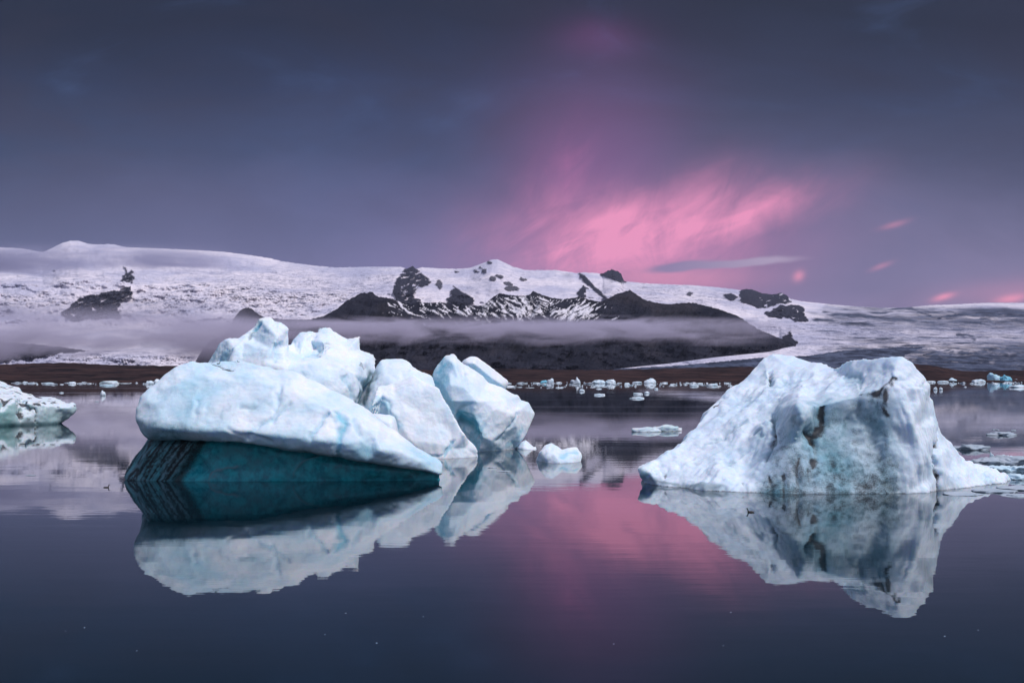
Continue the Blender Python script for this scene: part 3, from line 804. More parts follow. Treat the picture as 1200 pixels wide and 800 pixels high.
def loop_shell(outl, inner, back_fn, step=18):
    """closed mesh from a silhouette loop, front relief points, and a back made by back_fn(px,py)->D"""
    xs_ = [p[0] for p in outl]; ys_ = [p[1] for p in outl]
    back = []
    poly = [(p[0], p[1]) for p in outl]
    x = min(xs_) + step * .5
    while x < max(xs_):
        y = min(ys_) + step * .5
        while y < max(ys_):
            if poly_in(np.array([x]), np.array([y]), poly)[0] > 0: back.append((x, y, back_fn(x, y)))
            y += step
        x += step
    bm = bmesh.new(); vm = {}; nO = len(outl)
    for t_, pts in (('f', inner), ('b', back)):
        allp = list(outl) + list(pts)
        r_ = geometry.delaunay_2d_cdt([Vector((p[0], p[1])) for p in allp], [(i, (i + 1) % nO) for i in range(nO)], [], 1, 1e-4)
        keys = []
        for i, v in enumerate(r_[0]):
            k = min(r_[3][i]) if r_[3][i] else None
            if k is None: key = (t_, 'x', i); D = allp[0][2]
            else: key = k if k < nO else (t_, k); D = allp[k][2]
            keys.append(key)
            if key not in vm: vm[key] = bm.verts.new(P(v.x, v.y, D))
        for f in r_[2]:
            ids = [vm[keys[i]] for i in f]
            if t_ == 'b': ids.reverse()
            if len(set(ids)) == len(ids):
                try: bm.faces.new(ids)
                except ValueError: pass
    bmesh.ops.recalc_face_normals(bm, faces=bm.faces)
    return bm


slab_in = [(180, 500, 28.5), (185, 478, 28.8), (200, 503, 28.35), (210, 455, 29.2), (230, 440, 29.6), (235, 480, 28.7), (235, 504, 28.25), (265, 445, 29.5), (275, 475, 28.85), (270, 505, 28.2), (300, 450, 29.4), (315, 480, 28.8), (305, 508, 28.2), (340, 455, 29.3), (350, 490, 28.65),
           (340, 512, 28.2), (375, 475, 29.0), (375, 516, 28.25), (400, 490, 28.8), (410, 521, 28.3), (395, 500, 28.7), (425, 500, 28.8), (445, 527, 28.4), (440, 510, 28.7), (470, 530, 28.7), (492, 541, 28.9)]


def disp_s(co, no):
    return 0.08 * fbm(co * 0.6 + 2, 3) + 0.05 * fbm(co * (1.8, 1.8, 2.2) + 5, 4) + 0.010 * fbm(co * 7, 3) + 0.06 * fbm(co * 0.9, 2, .5, 'r') + 0.012 * fbm(co * 3.1, 3, .6, 'r')


def post_s(a, co, no, px, py):
    nz = fbm(co * (0.8, 0.8, 1.0) + 14, 4)
    low = sstep(py - (px - 161) * 0.085, 488, 512)
    a['blue'] = np.maximum(a['blue'], np.clip(0.14 + 0.65 * nz + 0.30 * low + 0.14 * (1 - sstep(px, 200, 420)), 0, 0.65))  # shade of the slab's left and lower-left painted as bluer ice
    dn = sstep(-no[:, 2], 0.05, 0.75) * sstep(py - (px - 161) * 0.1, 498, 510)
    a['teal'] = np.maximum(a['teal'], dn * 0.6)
    a['dirt'] = np.maximum(a['dirt'], (1 - sstep(px, 260, 430)) * np.clip(0.10 + 0.35 * fbm(co * 1.1 + 40, 4) + .08 * low, 0, .3))  # dirt mask here darkens the left side as painted shade
    band = (1 - sstep(px, 205, 300)) * sstep(py - (px - 161) * 0.12, 488, 494)
    a['dirt'] = np.maximum(a['dirt'], band * 0.33)
    a['teal'] = np.maximum(a['teal'], band * 0.25)


str_s = [([(396, 480), (402, 500), (396, 530)], 9, 'blue', .8, .10), ([(388, 484), (372, 502), (362, 516)], 5, 'blue', .45, .09), ([(340, 470), (322, 490), (300, 504), (288, 512)], 5, 'blue', .4, .08), ([(240, 480), (262, 486)], 12, 'teal', .12, .05),
         ([(278, 482), (296, 480), (292, 486)], 6, 'teal', .16, .06), ([(248, 425), (262, 432), (275, 434)], 2.0, 'dirt', .9, .04), ([(232, 470), (226, 490)], 5, 'blue', .4, .05), ([(330, 452), (326, 475), (318, 498)], 5, 'blue', .3, .07), ([(262, 500), (290, 506), (320, 518)], 3.5, 'teal', .2, .05), ([(412, 490), (420, 515)], 6, 'blue', .4, .06)]
ls = empty('iceberg', (-5.0, 29.5, 0)); tag(ls, 'long tilted white ice slab resting on a dark teal undercut base', 'iceberg')
ice_piece('ice_slab', loop_shell(slab_top + slab_low, slab_in, lambda x, y: 31.2 + 0.010 * (x - 160) * 0 + max(0, 1 - abs((y - 480) / 60)) * 1.2), 0.042, 4, disp_s, str_s, M_ice, ls, (-5.0, 29.5, 0), post_s)

base_top = [(147, 562, Dwater(0, 562)), (145.5, 558, 29.6), (156, 540, 29.7), (166, 526, 29.7), (175, 512, 29.7), (186, 500, 29.8), (250, 496, 29.9), (330, 498, 29.9), (400, 510, 29.9), (450, 522, 29.8), (490, 537, 29.7), (512, 546, 29.6), (516, 556, 29.5), (516, 562, Dwater(0, 562))]
base_wl = [(170, 563), (200, 563.3), (250, 563.5), (300, 563.5), (350, 563.5), (400, 563.3), (450, 563), (490, 562.6)]
base_in = [(172, 535, 29.2), (195, 525, 29.1), (215, 520, 29.1), (200, 550, 29.2), (235, 545, 29.5), (250, 520, 29.3), (235, 530, 29.3), (300, 525, 29.1), (300, 545, 29.25), (350, 535, 29.1), (340, 550, 29.15), (400, 545, 29.1), (440, 550, 29.1), (480, 554, 29.15), (268, 545, 29.2), (255, 554, 29.25)]


def disp_b(co, no):
    px, py = proj(co)
    st_ = fbm(np.stack([(co[:, 0] - 0.72 * co[:, 2]) * 5.5, co[:, 1] * 2.0, (co[:, 2] + co[:, 0] * .7) * 0.5], -1), 3, .55, 'r')
    lf = 1 - sstep(px, 205, 250)
    return 0.08 * fbm(co * 0.8 + 1, 3) + lf * 0.05 * st_ + (1 - lf) * 0.05 * fbm(co * 1.5 + 8, 3, .5, 'b')


def post_b(a, co, no, px, py):
    st_ = fbm(np.stack([(co[:, 0] - 0.72 * co[:, 2]) * 13, co[:, 1] * 2.0, (co[:, 2] + co[:, 0] * .7) * 0.6], -1), 4, .7)
    lf = 1 - sstep(px + (py - 540) * 0.6, 208, 228)
    nz = fbm(co * 1.2, 4)
    a['teal'] = np.maximum(a['teal'], np.clip(0.90 + 0.35 * nz + 0.10 * st_ - 0.10 * sstep(px, 330, 470) - 0.05 * sstep(px, 225, 300) * (1 - sstep(px, 330, 380)), 0, 1) * (1 - lf) + lf * (0.40 + 0.4 * nz))
    a['blue'] = np.maximum(a['blue'], 1.0)
    a['dirt'] = np.maximum(a['dirt'], lf * np.clip(0.58 + 1.5 * st_, 0.1, .95))
    gap = np.exp(-0.5 * ((px + (py - 540) * 0.6 - 222) / 8) ** 2)
    a['dirt'] = np.maximum(a['dirt'], gap * 0.7)


str_b = [([(245, 563), (250, 553), (262, 549), (280, 546)], 2.4, 'light', .75, -.04), ([(250, 562), (256, 556)], 5, 'light', .45, -.02), ([(343, 562), (348, 547), (360, 538), (385, 532)], 2.2, 'light', .5, -.06), ([(240, 545), (262, 530), (290, 525)], 12, 'light', .22, 0), ([(290, 545), (330, 530)], 14, 'light', .16, 0),  # light strokes: ribs and caustic light painted as paler colour
         ([(380, 552), (440, 548), (505, 556)], 9, 'light', .22, 0), ([(405, 540), (470, 548)], 5, 'light', .15, 0), ([(210, 530), (196, 548), (186, 560)], 3, 'light', .35, 0), ([(176, 524), (160, 545), (150, 561)], 2.2, 'light', .5, 0), ([(300, 560), (420, 558)], 3, 'light', .12, 0)]
M_base = ice_material('dark_base_ice', blue=(0.17, 0.25, 0.29), dark=(0.006, 0.24, 0.31), sss=0.0)
ice_piece('dark_base', shell(base_top, base_wl, base_in, 2.5), 0.045, 3, disp_b, str_b, M_base, ls, (-5.0, 29.5, 0), post_b)


# --- generic displacement for fresh angular blocks
def disp_block(seed, a1=0.14, a2=0.05, fr=0.6):
    def f(co, no):
        return a1 * fbm(co * fr + seed, 3) + a2 * fbm(co * fr * 3 + seed * 2, 4) + 0.045 * fbm(co * (0.9, 0.9, 0.7) + seed, 2, .5, 'r') + 0.014 * fbm(co * 3.4 + seed, 3, .6, 'r') + 0.008 * fbm(co * 8, 2)
    return f


def post_block(base=0.06, amp=0.4, seed=0.0, side=0.0):
    def f(a, co, no, px, py):
        nz = fbm(co * 0.8 + seed, 4)
        a['blue'] = np.maximum(a['blue'], np.clip(base + amp * nz, 0, .7))
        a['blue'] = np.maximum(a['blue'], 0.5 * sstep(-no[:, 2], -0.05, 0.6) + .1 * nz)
        if side: a['blue'] = np.maximum(a['blue'], side * sstep(-no[:, 0], 0.35, 0.75))  # left-facing sides bluer: their shade is put into the ice colour
        waterline(a, co, .3, .05)
    return f


# --- jagged berg behind
jag_top = [(228, 500, 38.5), (236, 452, 38.5), (243, 430, 38.5), (246.5, 422, 38.6), (253.7, 409, 38.6), (259.4, 402, 38.6), (265, 398, 38.5), (271, 391.5, 38.6), (277, 397.4, 38.4), (282.4, 395.5, 38.6), (290, 390, 38.8), (296.8, 384.5, 38.9), (303, 373.5, 39), (308.3, 363, 39), (312, 366.5, 39), (317, 371, 39), (323, 377, 38.9), (328.4, 378, 38.8), (337.5, 374.5, 38.8), (338, 385, 38.8), (337.6, 404.6, 38.9), (340, 406, 39.5),
           (344, 400, 40), (351.5, 390, 40.2), (360, 380.5, 40.2), (367, 389, 40.1), (372, 390, 40.2), (374, 384.5, 40.4), (387, 383.5, 40.6), (391, 389, 40.6), (397.5, 393, 40.5), (406, 397.4, 40.4), (411, 396, 40.4), (422.5, 393.5, 40.4), (421, 410, 40.2), (426, 411, 40.3), (437.4, 414.7, 40.3), (441, 419, 40.3), (444.6, 422, 40.2), (439, 433, 40), (434.5, 443, 39.8), (425, 456, 39.6), (419, 476, 39.3), (425, 500, 39), (428, 530, Dwater(0, 530))]
jag_wl = [(260, 534), (300, 536), (340, 536), (380, 535)]
jag_in = [(262, 415, 38), (275, 408, 37.7), (272, 425, 37.4), (285, 400, 38.2), (284, 420, 37.6), (298, 398, 38.5), (305, 388, 38.6), (300, 408, 37.8), (315, 385, 38.3), (325, 395, 37.9), (318, 410, 37.6), (332, 415, 37.9), (310, 425, 37.3), (335, 432, 37.2), (346, 412, 39.3), (356, 398, 39.6), (352, 417, 38.9), (364, 400, 39.9), (370, 408, 39.9), (378, 402, 39.3), (385, 395, 39.9), (380, 415, 38.5),
          (360, 425, 37.8), (395, 405, 39.6), (405, 412, 39.3), (412, 405, 39.8), (400, 430, 38.2), (385, 445, 37.5), (405, 455, 37.9), (415, 440, 38.4), (425, 425, 39.2), (432, 420, 39.8), (418, 460, 38.4), (415, 475, 38.3), (300, 460, 36.8), (350, 460, 36.9), (390, 475, 37.2), (260, 450, 37.6), (300, 500, 36.6), (380, 500, 37)]
str_j = [([(297, 392), (303, 386), (306, 378)], 3.2, 'blue', .85, .10), ([(293, 398), (300, 392)], 2.0, 'teal', .5, .06), ([(268, 408), (262, 418), (258, 424)], 9, 'blue', .6, .04), ([(372, 412), (366, 416), (355, 420)], 5, 'blue', .45, .08), ([(380, 403), (374, 410), (370, 414)], 3.5, 'teal', .28, .10), ([(384, 406), (379, 412)], 2.0, 'teal', .3, .10), ([(380, 400), (386, 402)], 3, 'teal', .35, .06), ([(325, 400), (320, 425)], 7, 'blue', .3, .06),
         ([(404, 440), (410, 455), (412, 470)], 6, 'blue', .4, .06), ([(435, 436), (424, 453), (417, 476)], 5, 'teal', .85, 0.0), ([(355, 435), (350, 455)], 7, 'blue', .3, .05), ([(420, 428), (426, 432)], 4, 'dirt', .5, 0)]
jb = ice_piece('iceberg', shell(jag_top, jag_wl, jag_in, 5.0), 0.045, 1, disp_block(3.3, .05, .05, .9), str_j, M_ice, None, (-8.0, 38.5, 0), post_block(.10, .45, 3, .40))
tag(jb, 'tall jagged twin-peaked iceberg rising behind the long tilted slab', 'iceberg')

# --- grey-edged block right of the crack
A_top = [(404, 500, 39.8), (419, 478, 39.8), (422, 466, 39.9), (429, 452, 40), (437.4, 438.5, 40.2), (443, 428, 40.3), (447.5, 422, 40.4), (456, 420.5, 40.5), (472, 420.5, 40.5), (478, 423, 40.4), (482, 427.5, 40.3), (488, 432, 40.3), (493.5, 435.5, 40.3), (500, 438, 40.4), (506.4, 442, 40.4), (508.5, 450, 40.2), (512, 470, 40), (520, 500, 39.8), (520, 533, Dwater(0, 533))]
A_wl = [(430, 534), (470, 534), (500, 533.5)]
A_in = [(438, 452, 39.5), (450, 440, 39.6), (465, 432, 39.9), (480, 436, 39.8), (495, 443, 39.9), (445, 470, 39.0), (470, 460, 39.0), (430, 470, 39.3), (440, 500, 38.6), (480, 500, 38.6), (500, 460, 39.4)]
str_a = [([(425, 476), (432, 458), (440, 440)], 5, 'teal', .80, .03), ([(472, 442), (484, 434), (492, 436)], 5, 'dirt', .30, .05), ([(455, 462), (444, 474), (436, 486)], 13, 'blue', .75, .0), ([(440, 430), (446, 425)], 5, 'blue', .4, 0)]
ab = ice_piece('iceberg', shell(A_top, A_wl, A_in, 3.0), 0.05, 1, disp_block(5.1, .04, .04, .8), str_a, M_ice, None, (-4.5, 40, 0), post_block(.06, .35, 5))
tag(ab, 'rounded white ice block between the dark teal crack and the square-edged block', 'iceberg')

# --- square-edged slab in the middle
B_top = [(446, 533, Dwater(0, 533)), (436, 500, 36.8), (434, 478, 37.2), (442.5, 454, 38.3), (452, 452, 38.4), (460.4, 448.7, 38.5), (472, 444.5, 38.5), (484, 438.5, 38.6), (491, 444.5, 38.5), (498, 448, 38.5), (506, 452, 38.4), (513.6, 455, 38.4), (518, 464, 38.3), (522, 471, 38.2), (526.5, 477, 38.1), (532, 489, 38), (538, 500, 37.9), (544, 508, 37.7), (549.6, 517, 38.15), (556, 523, 38.15), (559.6, 527.5, 38.15), (560, 535, Dwater(0, 535))]
B_wl = [(470, 537), (500, 537.2), (516, 537), (540, 536.3)]
B_in = [(449, 462, 38.0), (453, 474, 37.8), (460, 486, 37.5), (442, 480, 38.1), (448, 495, 37.9), (466, 470, 37.9), (480, 458, 38.1), (495, 460, 38.2), (470, 500, 37.4), (482, 516, 37.25), (490, 480, 37.9), (505, 480, 38.0), (500, 505, 37.6), (515, 495, 37.9), (512, 520, 37.4), (528, 505, 37.9), (530, 525, 37.65), (545, 525, 37.95), (460, 515, 37.4)]
str_B = [([(446, 462), (450, 476), (458, 488), (470, 505)], 11, 'blue', .55, 0), ([(530, 521), (520, 535)], 4, 'blue', .6, .06), ([(500, 534), (520, 530), (535, 521)], 2.5, 'blue', .5, .05), ([(448, 460), (458, 482), (470, 498)], 2.2, 'blue', .6, .05)]
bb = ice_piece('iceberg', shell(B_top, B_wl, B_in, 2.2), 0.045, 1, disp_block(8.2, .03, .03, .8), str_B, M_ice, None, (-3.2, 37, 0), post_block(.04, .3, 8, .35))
tag(bb, 'square-edged white ice slab leaning towards the water between slab and upright blue-cleft block', 'iceberg')

# --- low rounded hump just behind the long slab
H_top = [(425, 506, 33.6), (428, 482, 33.8), (438, 483.5, 33.8), (447, 484, 33.8), (457, 486, 33.8), (462, 489, 33.8), (465, 498, 33.7), (468, 512, 33.6), (469, 545, Dwater(0, 546))]
hb = ice_piece('ice_hump', shell(H_top, [(440, 547), (460, 547)], [(445, 492, 33.3), (458, 497, 33.2), (462, 515, 33.0)], 1.0), 0.06, 2, disp_block(1.2, .05, .02), [], M_ice, ls, (-5.0, 29.5, 0), post_block(.05, .3, 1))

# --- upright block with blue cleft, and the slab leaning on its back
C_top = [(548, 520, 41.9), (530, 500, 41.9), (515, 462, 42.1), (508, 448, 42.3), (506.4, 439, 42.5), (510, 432, 42.5), (515, 425, 42.6), (520, 417, 42.6), (526.5, 405.5, 42.7), (529.5, 409.5, 42.7), (532.3, 415, 42.7), (536, 420.5, 42.6), (541, 425.5, 42.6), (546.7, 429, 42.7), (553, 432.5, 42.8), (559.6, 436, 42.8), (566, 442, 42.9), (572.6, 448, 43), (581, 451, 43), (589.8, 455, 43.1), (598, 460, 43.1), (607.5, 464, 43.2), (610, 469.5, 43.2), (619, 471, 43.3), (632, 473.5, 43.4), (631.5, 477.5, 43.4), (627, 485, 43.3), (621, 497, 43), (616, 508, 42.7), (609, 517, 42.3), (602.8, 525.5, Dwater(0, 525.8))]
C_wl = [(555, 528), (562, 528.5), (575, 528), (590, 527)]
C_in = [(512, 440, 42.2), (520, 430, 42.2), (517, 447, 41.8), (522, 455, 41.0), (527, 437, 41.6), (533, 428, 41.7), (528, 450, 40.9), (538, 445, 41.2), (545, 455, 41.0), (530, 470, 40.9), (535, 482, 41.3), (545, 490, 41.6), (552, 500, 41.5), (540, 500, 41.9), (555, 485, 40.9), (560, 500, 40.8), (566, 512, 40.8), (558, 470, 40.9), (570, 470, 41.2), (580, 480, 41.2), (590, 470, 41.8), (600, 485, 41.6), (610, 480, 42.4), (605, 500, 41.9), (590, 505, 41.4), (578, 500, 41.1), (575, 515, 41.0), (556, 518, 41.3), (598, 515, 42)]
str_c = [([(534, 480), (546, 488), (556, 500), (560, 515)], 15, 'blue', 1.0, .10), ([(540, 488), (552, 502), (560, 518)], 8, 'teal', .38, .08), ([(513, 441), (519, 434), (524, 424)], 9, 'blue', .8, 0), ([(510, 450), (517, 446)], 6, 'blue', .9, 0),
         ([(528, 470), (534, 480)], 7, 'blue', .6, .03), ([(595, 525), (604, 514), (612, 500)], 7, 'blue', .6, 0), ([(583, 520), (597, 500), (606, 480)], 3, 'blue', .35, .05), ([(545, 440), (550, 460)], 7, 'blue', .25, .04)]
cb = empty('iceberg', (-0.9, 42, 0)); tag(cb, 'upright pointed white ice block with deep blue cleft, right of the cluster', 'iceberg')
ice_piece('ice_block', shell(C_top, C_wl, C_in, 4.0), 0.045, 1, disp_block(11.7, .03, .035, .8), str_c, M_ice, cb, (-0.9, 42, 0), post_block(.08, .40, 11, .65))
D_out = [(541, 426, 44.2), (546, 421, 44.3), (550, 418.5, 44.4), (554, 417.8, 44.4), (559, 419, 44.4), (562, 421.5, 44.5), (570, 427.5, 44.7), (578, 433, 44.9), (586, 439.5, 45.1), (594, 446, 45.3), (595, 449, 45.3), (592.5, 454, 45.2), (588, 462, 45), (572, 455, 44.6), (561, 440, 44.1), (556, 434, 44), (551, 434, 43.9), (546, 432, 43.9)]
ice_piece('leaning_slab', loop_shell(D_out, [(556, 426, 43.6), (566, 434, 43.9), (578, 444, 44.2), (588, 450, 44.6), (548, 425, 43.8)], lambda x, y: 46.0, 9), 0.055, 2, disp_block(2.7, .04, .03, .9), [], M_ice, cb, (-0.9, 42, 0), post_block(.03, .2, 2))

# --- left edge berg
E_top = [(-70, 505, Dwater(0, 503)), (-78, 480, 68), (-62, 455, 71), (-30, 444, 72), (-10, 443, 72), (0, 446, 71.5), (4, 448.5, 71), (8, 451.5, 70.5), (16, 452, 70.3), (22.5, 453.5, 70), (26, 459, 69.6), (31, 460.5, 69.4), (37.5, 461, 69.2), (41, 465, 68.6), (52, 465.5, 68.2), (60, 464.5, 68.2), (72.5, 464, 68.2), (74.5, 470.5, 67.5), (80, 472, 67.2), (84, 470.5, 67.2), (88, 471.5, 67), (90.5, 477, 66.8), (87.5, 485, 66.5), (81, 490, 66.4), (73, 494, 66.4), (68, 496, Dwater(0, 496.3))]
E_wl = [(-40, 500), (-10, 499.5), (20, 498.5), (45, 497.5), (60, 497)]
E_in = [(-50, 466, 61.8), (-40, 485, 61.6), (-25, 462, 63.5), (-20, 468, 62.0), (-5, 468, 62.5), (-5, 460, 66), (8, 459, 67.5), (10, 466, 64.5), (15, 469, 63.2), (18, 485, 63.1), (0, 485, 62.4), (26, 466, 66.5), (30, 472, 63.9), (26, 478, 64.1), (32, 490, 63.7), (40, 470, 66), (45, 474, 64.4), (45, 485, 64.3), (58, 470, 66.5), (60, 475, 65), (60, 486, 65), (72, 477, 65.6), (80, 478, 66.0)]
str_e = [([(20, 470), (20, 480), (26, 492)], 3, 'dirt', .9, .2), ([(22, 470), (34, 474), (40, 482), (43, 494)], 3, 'dirt', .95, .2), ([(26, 482), (38, 490)], 9, 'dirt', .4, 0), ([(50, 476), (52, 484)], 5, 'blue', .5, .05)]


def post_e(a, co, no, px, py):
    nz = fbm(co * 0.5, 4)
    side = 1 - sstep(no[:, 2], 0.35, 0.6)
    a['blue'] = np.maximum(a['blue'], side * np.clip(0.5 + 0.7 * nz + 0.4 * (1 - sstep(px, 8, 22)), 0, 1))
    sp = fbm(co * 1.7 + 3, 2)
    a['dirt'] = np.maximum(a['dirt'], (1 - side) * 0.75 * sstep(sp, 0.14, 0.26))
    a['teal'] = np.maximum(a['teal'], 0.8 * (1 - sstep(co[:, 2], 0.05, 0.28)))


eb = ice_piece('iceberg', shell(E_top, E_wl, E_in, 8.0), 0.085, 3, disp_block(4.4, .22, .12, .45), str_e, M_edge, None, (-35, 67, 0), post_e)
tag(eb, 'flat-topped iceberg cut by the left edge, green sides with dark cracks', 'iceberg')

# --- small triangular floe and its small neighbour
T_top = [(628, 539, Dwater(0, 539.5)), (626.8, 535.5, 36), (632, 529, 36.1), (639, 522, 36.3), (646, 520, 36.4), (651, 522.5, 36.4), (658, 527, 36.4), (668, 525, 36.5), (676, 523.8, 36.6), (679, 524.5, 36.6), (681, 531, 36.4), (684, 535, 36.2), (680, 540, Dwater(0, 540.5))]
tb = ice_piece('ice_floe', shell(T_top, [(642, 542), (655, 542.6), (670, 542)], [(642, 530, 35.7), (650, 533, 35.5), (660, 536, 35.5), (672, 533, 35.9), (640, 537, 35.5)], 1.2, deep=-.4), 0.035, 2, disp_block(6.6, .05, .03, 1.2), [([(655, 540), (668, 530), (675, 526)], 7, 'blue', .55, .03)], M_ice, None, (1.6, 36, 0), post_block(.1, .4, 6))
tag(tb, 'small fin-shaped white ice floe alone in open water right of the cluster', 'ice floe')
T2 = [(606, 525, Dwater(0, 525.5)), (606, 522.5, 42.7), (612, 518, 42.9), (616.5, 516, 42.9), (620, 518.5, 42.9), (624, 522.5, 42.8), (628.5, 522, 42.7), (629, 525.5, Dwater(0, 526))]
tb2 = ice_piece('ice_floe', shell(T2, [(615, 526.6), (622, 526.6)], [(614, 521, 42.4), (620, 524, 42.3)], 0.8, deep=-.3), 0.035, 2, disp_block(1.9, .04, .02, 1.4), [], M_ice, None, (0.6, 42, 0), post_block(.1, .3, 1))
tag(tb2, 'tiny pointed white floe beside the foot of the upright blue-cleft block', 'ice floe')


# ------------------------------------------------------------------ floating pieces
def floe_mesh(seed, L, Wd, H, sub=3, rough=0.35, flat=0.0, sharp=0.0):
    bm = bmesh.new(); bmesh.ops.create_icosphere(bm, subdivisions=sub, radius=1.0)
    me = bpy.data.meshes.new('ice_floe'); bm.to_mesh(me); bm.free()
    co = get_co(me)
    nz = fbm(co * 1.2 + seed * 3.7, 3, 0.6)
    pk = np.exp(-(((co[:, 0] - 0.6 * math.sin(seed * 5)) / 0.45) ** 2 + (co[:, 1] / 0.8) ** 2))
    r = 1 + rough * nz
    co = co * r[:, None]
    z = co[:, 2]
    z = np.where(z > 0, np.power(np.clip(z, 0, 2), 0.6) * (1 - flat + 0.2 * nz) + sharp * pk * 0.5 * (z > 0.2), z * 0.8)
    z = z + 0.25 * rough * fbm(co * 3 + seed, 2) * (z > 0.1)
    co = np.stack([co[:, 0] * L, co[:, 1] * Wd, z * H], -1)
    put_co(me, co)
    bl = np.clip(0.15 + 0.6 * nz, 0, .8)
    set_attr(me, 'blue', bl); set_attr(me, 'dirt', (z < 0.06) * 0.6); set_attr(me, 'teal', np.zeros(len(co)))
    me.polygons.foreach_set('use_smooth', np.full(len(me.polygons), sub > 3))
    return me


def place_floe(name, px, py, wpx, hpx, seed, mat, label, cat='ice floe', group=None, sub=3, depth=1.0, tealness=0, **kw):
    D = Dwater(px, py); k = D / F
    L = wpx * k / 2; H = max(hpx * k, 0.03)
    me = floe_mesh(seed, L, min(L * 0.8, L) * depth, H, sub, **kw)
    if tealness: set_attr(me, 'blue', np.full(len(me.vertices), tealness))
    o = link_mesh(name, me, mat); x = (px - 600) * k
    o.location = (x, D + L * 0.5 * depth, 0); o.rotation_euler.z = 0.15 * math.sin(seed * 9)
    return tag(o, label, cat, group)


place_floe('ice_floe', 757, 506, 34, 7, 1.1, M_edge, 'flat snowy floe, left half of the pair between the two big icebergs', flat=.3, sub=4)
place_floe('ice_floe', 783, 505, 36, 9, 2.3, M_edge, 'flat dark-speckled floe, right half of the pair between the two big icebergs', flat=.3, sub=4)
place_floe('ice_floe', 747, 467, 17, 3.2, 3.0, M_floe, 'longer nearest floe of the group of three off the far ice belt', flat=.4)
place_floe('ice_floe', 748, 462, 11, 2.5, 4.0, M_floe, 'middle floe of the group of three off the far ice belt', flat=.3)
place_floe('ice_floe', 758, 461, 6, 3, 5.0, M_floe, 'small round floe at the right of the group of three', flat=.2)
place_floe('ice_floe', 703, 463, 13, 2.8, 6.0, M_floe, 'oval white floe standing off the belt, left of the group of three', flat=.4)
place_floe('ice_floe', 702, 455.8, 7, 1.5, 6.5, M_floe, 'thin flat floe between the belt and the oval floe', flat=.5)
place_floe('ice_floe', 682, 458.5, 7, 2.2, 7.0, M_floe, 'small diamond-shaped floe left of the oval floe', sharp=.5)
place_floe('ice_floe', 769, 456, 4.5, 2, 8.0, M_floe, 'single small round floe just below the middle ice belt', flat=.2)
place_floe('ice_floe', 1096, 457, 4.5, 3, 9.0, M_floe, 'left one of two little floes beside the right iceberg', sharp=.3)
place_floe('ice_floe', 1102.5, 457, 4, 3, 9.5, M_floe, 'right one of two little floes beside the right iceberg', sharp=.3)
place_floe('ice_floe', 1131, 453.5, 3, 1.2, 9.8, M_floe, 'tiny speck of ice on dark water below the right belt', flat=.3)
place_floe('ice_floe', 1194, 454, 20, 4, 10.0, M_floe, 'long low white floe at the right edge below the teal bergs', flat=.3, sub=4)
place_floe('iceberg', 1167, 447.3, 17, 7.5, 11.0, M_ice, 'small turquoise iceberg with two peaks at far right shore', 'iceberg', sharp=1.0, rough=.6, sub=4, tealness=.55)
place_floe('iceberg', 1181, 447.5, 13, 6, 12.2, M_ice, 'small deep turquoise iceberg right of the two-peaked one', 'iceberg', sharp=.8, rough=.6, sub=4, tealness=.9)
place_floe('ice_floe', 1190, 447, 8, 2.62, 13.0, M_floe, 'low white piece touching the right side of the turquoise iceberg', sharp=.3)
place_floe('ice_floe', 1148, 448, 15, 3.15, 14.0, M_floe, 'white floe with small hump left of the turquoise iceberg', sharp=.5, sub=4)
place_floe('ice_floe', 1117, 447.5, 10, 3.45, 15.0, M_floe, 'bluish white humped floe in the right belt', sharp=.7, tealness=.35)
place_floe('ice_floe', 1106, 448, 14, 2.25, 16.0, M_floe, 'long white floe in the right belt next to the iceberg flank', flat=.1)
place_floe('ice_floe', 1091, 448, 12, 2.1, 17.0, M_floe, 'white floe just emerging right of the big right iceberg', flat=.1)
place_floe('ice_floe', 645, 448.8, 8, 4.12, 18.0, M_floe, 'bright pointed floe with turquoise neighbour in the middle belt', sharp=1.0)
place_floe('ice_floe', 638, 448.6, 10, 2.7, 19.0, M_floe, 'turquoise floe touching the bright pointed floe', tealness=.9, sharp=.2)
place_floe('ice_floe', 677, 449.6, 6, 4.88, 20.0, M_floe, 'narrow upright white floe in the middle belt', sharp=1.2)
place_floe('ice_floe', 673, 448.6, 9, 3, 21.0, M_clear, 'dark clear-ice floe leaning behind the narrow upright one', sharp=.8)
place_floe('ice_floe', 702, 449.4, 15, 3.75, 22.0, M_floe, 'broad lumpy white floe in the middle belt', rough=.6, sub=4)
place_floe('ice_floe', 715, 449.8, 12, 4.5, 23.0, M_floe, 'broad peaked white floe right of the lumpy one', sharp=.6, rough=.5, sub=4)
place_floe('ice_floe', 762, 449.2, 15, 4.12, 24.0, M_floe, 'low roof-shaped white floe in the middle belt', sharp=.9, sub=4)
place_floe('ice_floe', 747, 449, 12, 2.25, 25.0, M_floe, 'flat white floe left of the roof-shaped one', flat=.1)
place_floe('ice_floe', 735, 451, 7, 2.55, 26.0, M_floe, 'small domed floe left of the roof-shaped floe', flat=.0)
place_floe('ice_floe', 814, 452.5, 11, 2.25, 27.0, M_floe, 'flat white floe in front of the middle belt near the right iceberg', flat=.2)
place_floe('ice_floe', 835, 452, 12, 2.25, 28.0, M_floe, 'ragged flat floe in front of the belt beside the right iceberg', rough=.6)
place_floe('ice_floe', 126, 449.6, 22, 2.85, 29.0, M_edge, 'largest white floe of the left far belt, between edge berg and slab', sharp=.4, sub=4, rough=.5)
place_floe('ice_floe', 124, 452, 17, 1.8, 30.0, M_floe, 'bluish flat floe in front of the largest left belt floe', flat=.2, tealness=.4)
place_floe('ice_floe', 55, 449.6, 14, 1.8, 31.0, M_floe, 'long white floe in the left far belt above the edge berg', flat=.2)
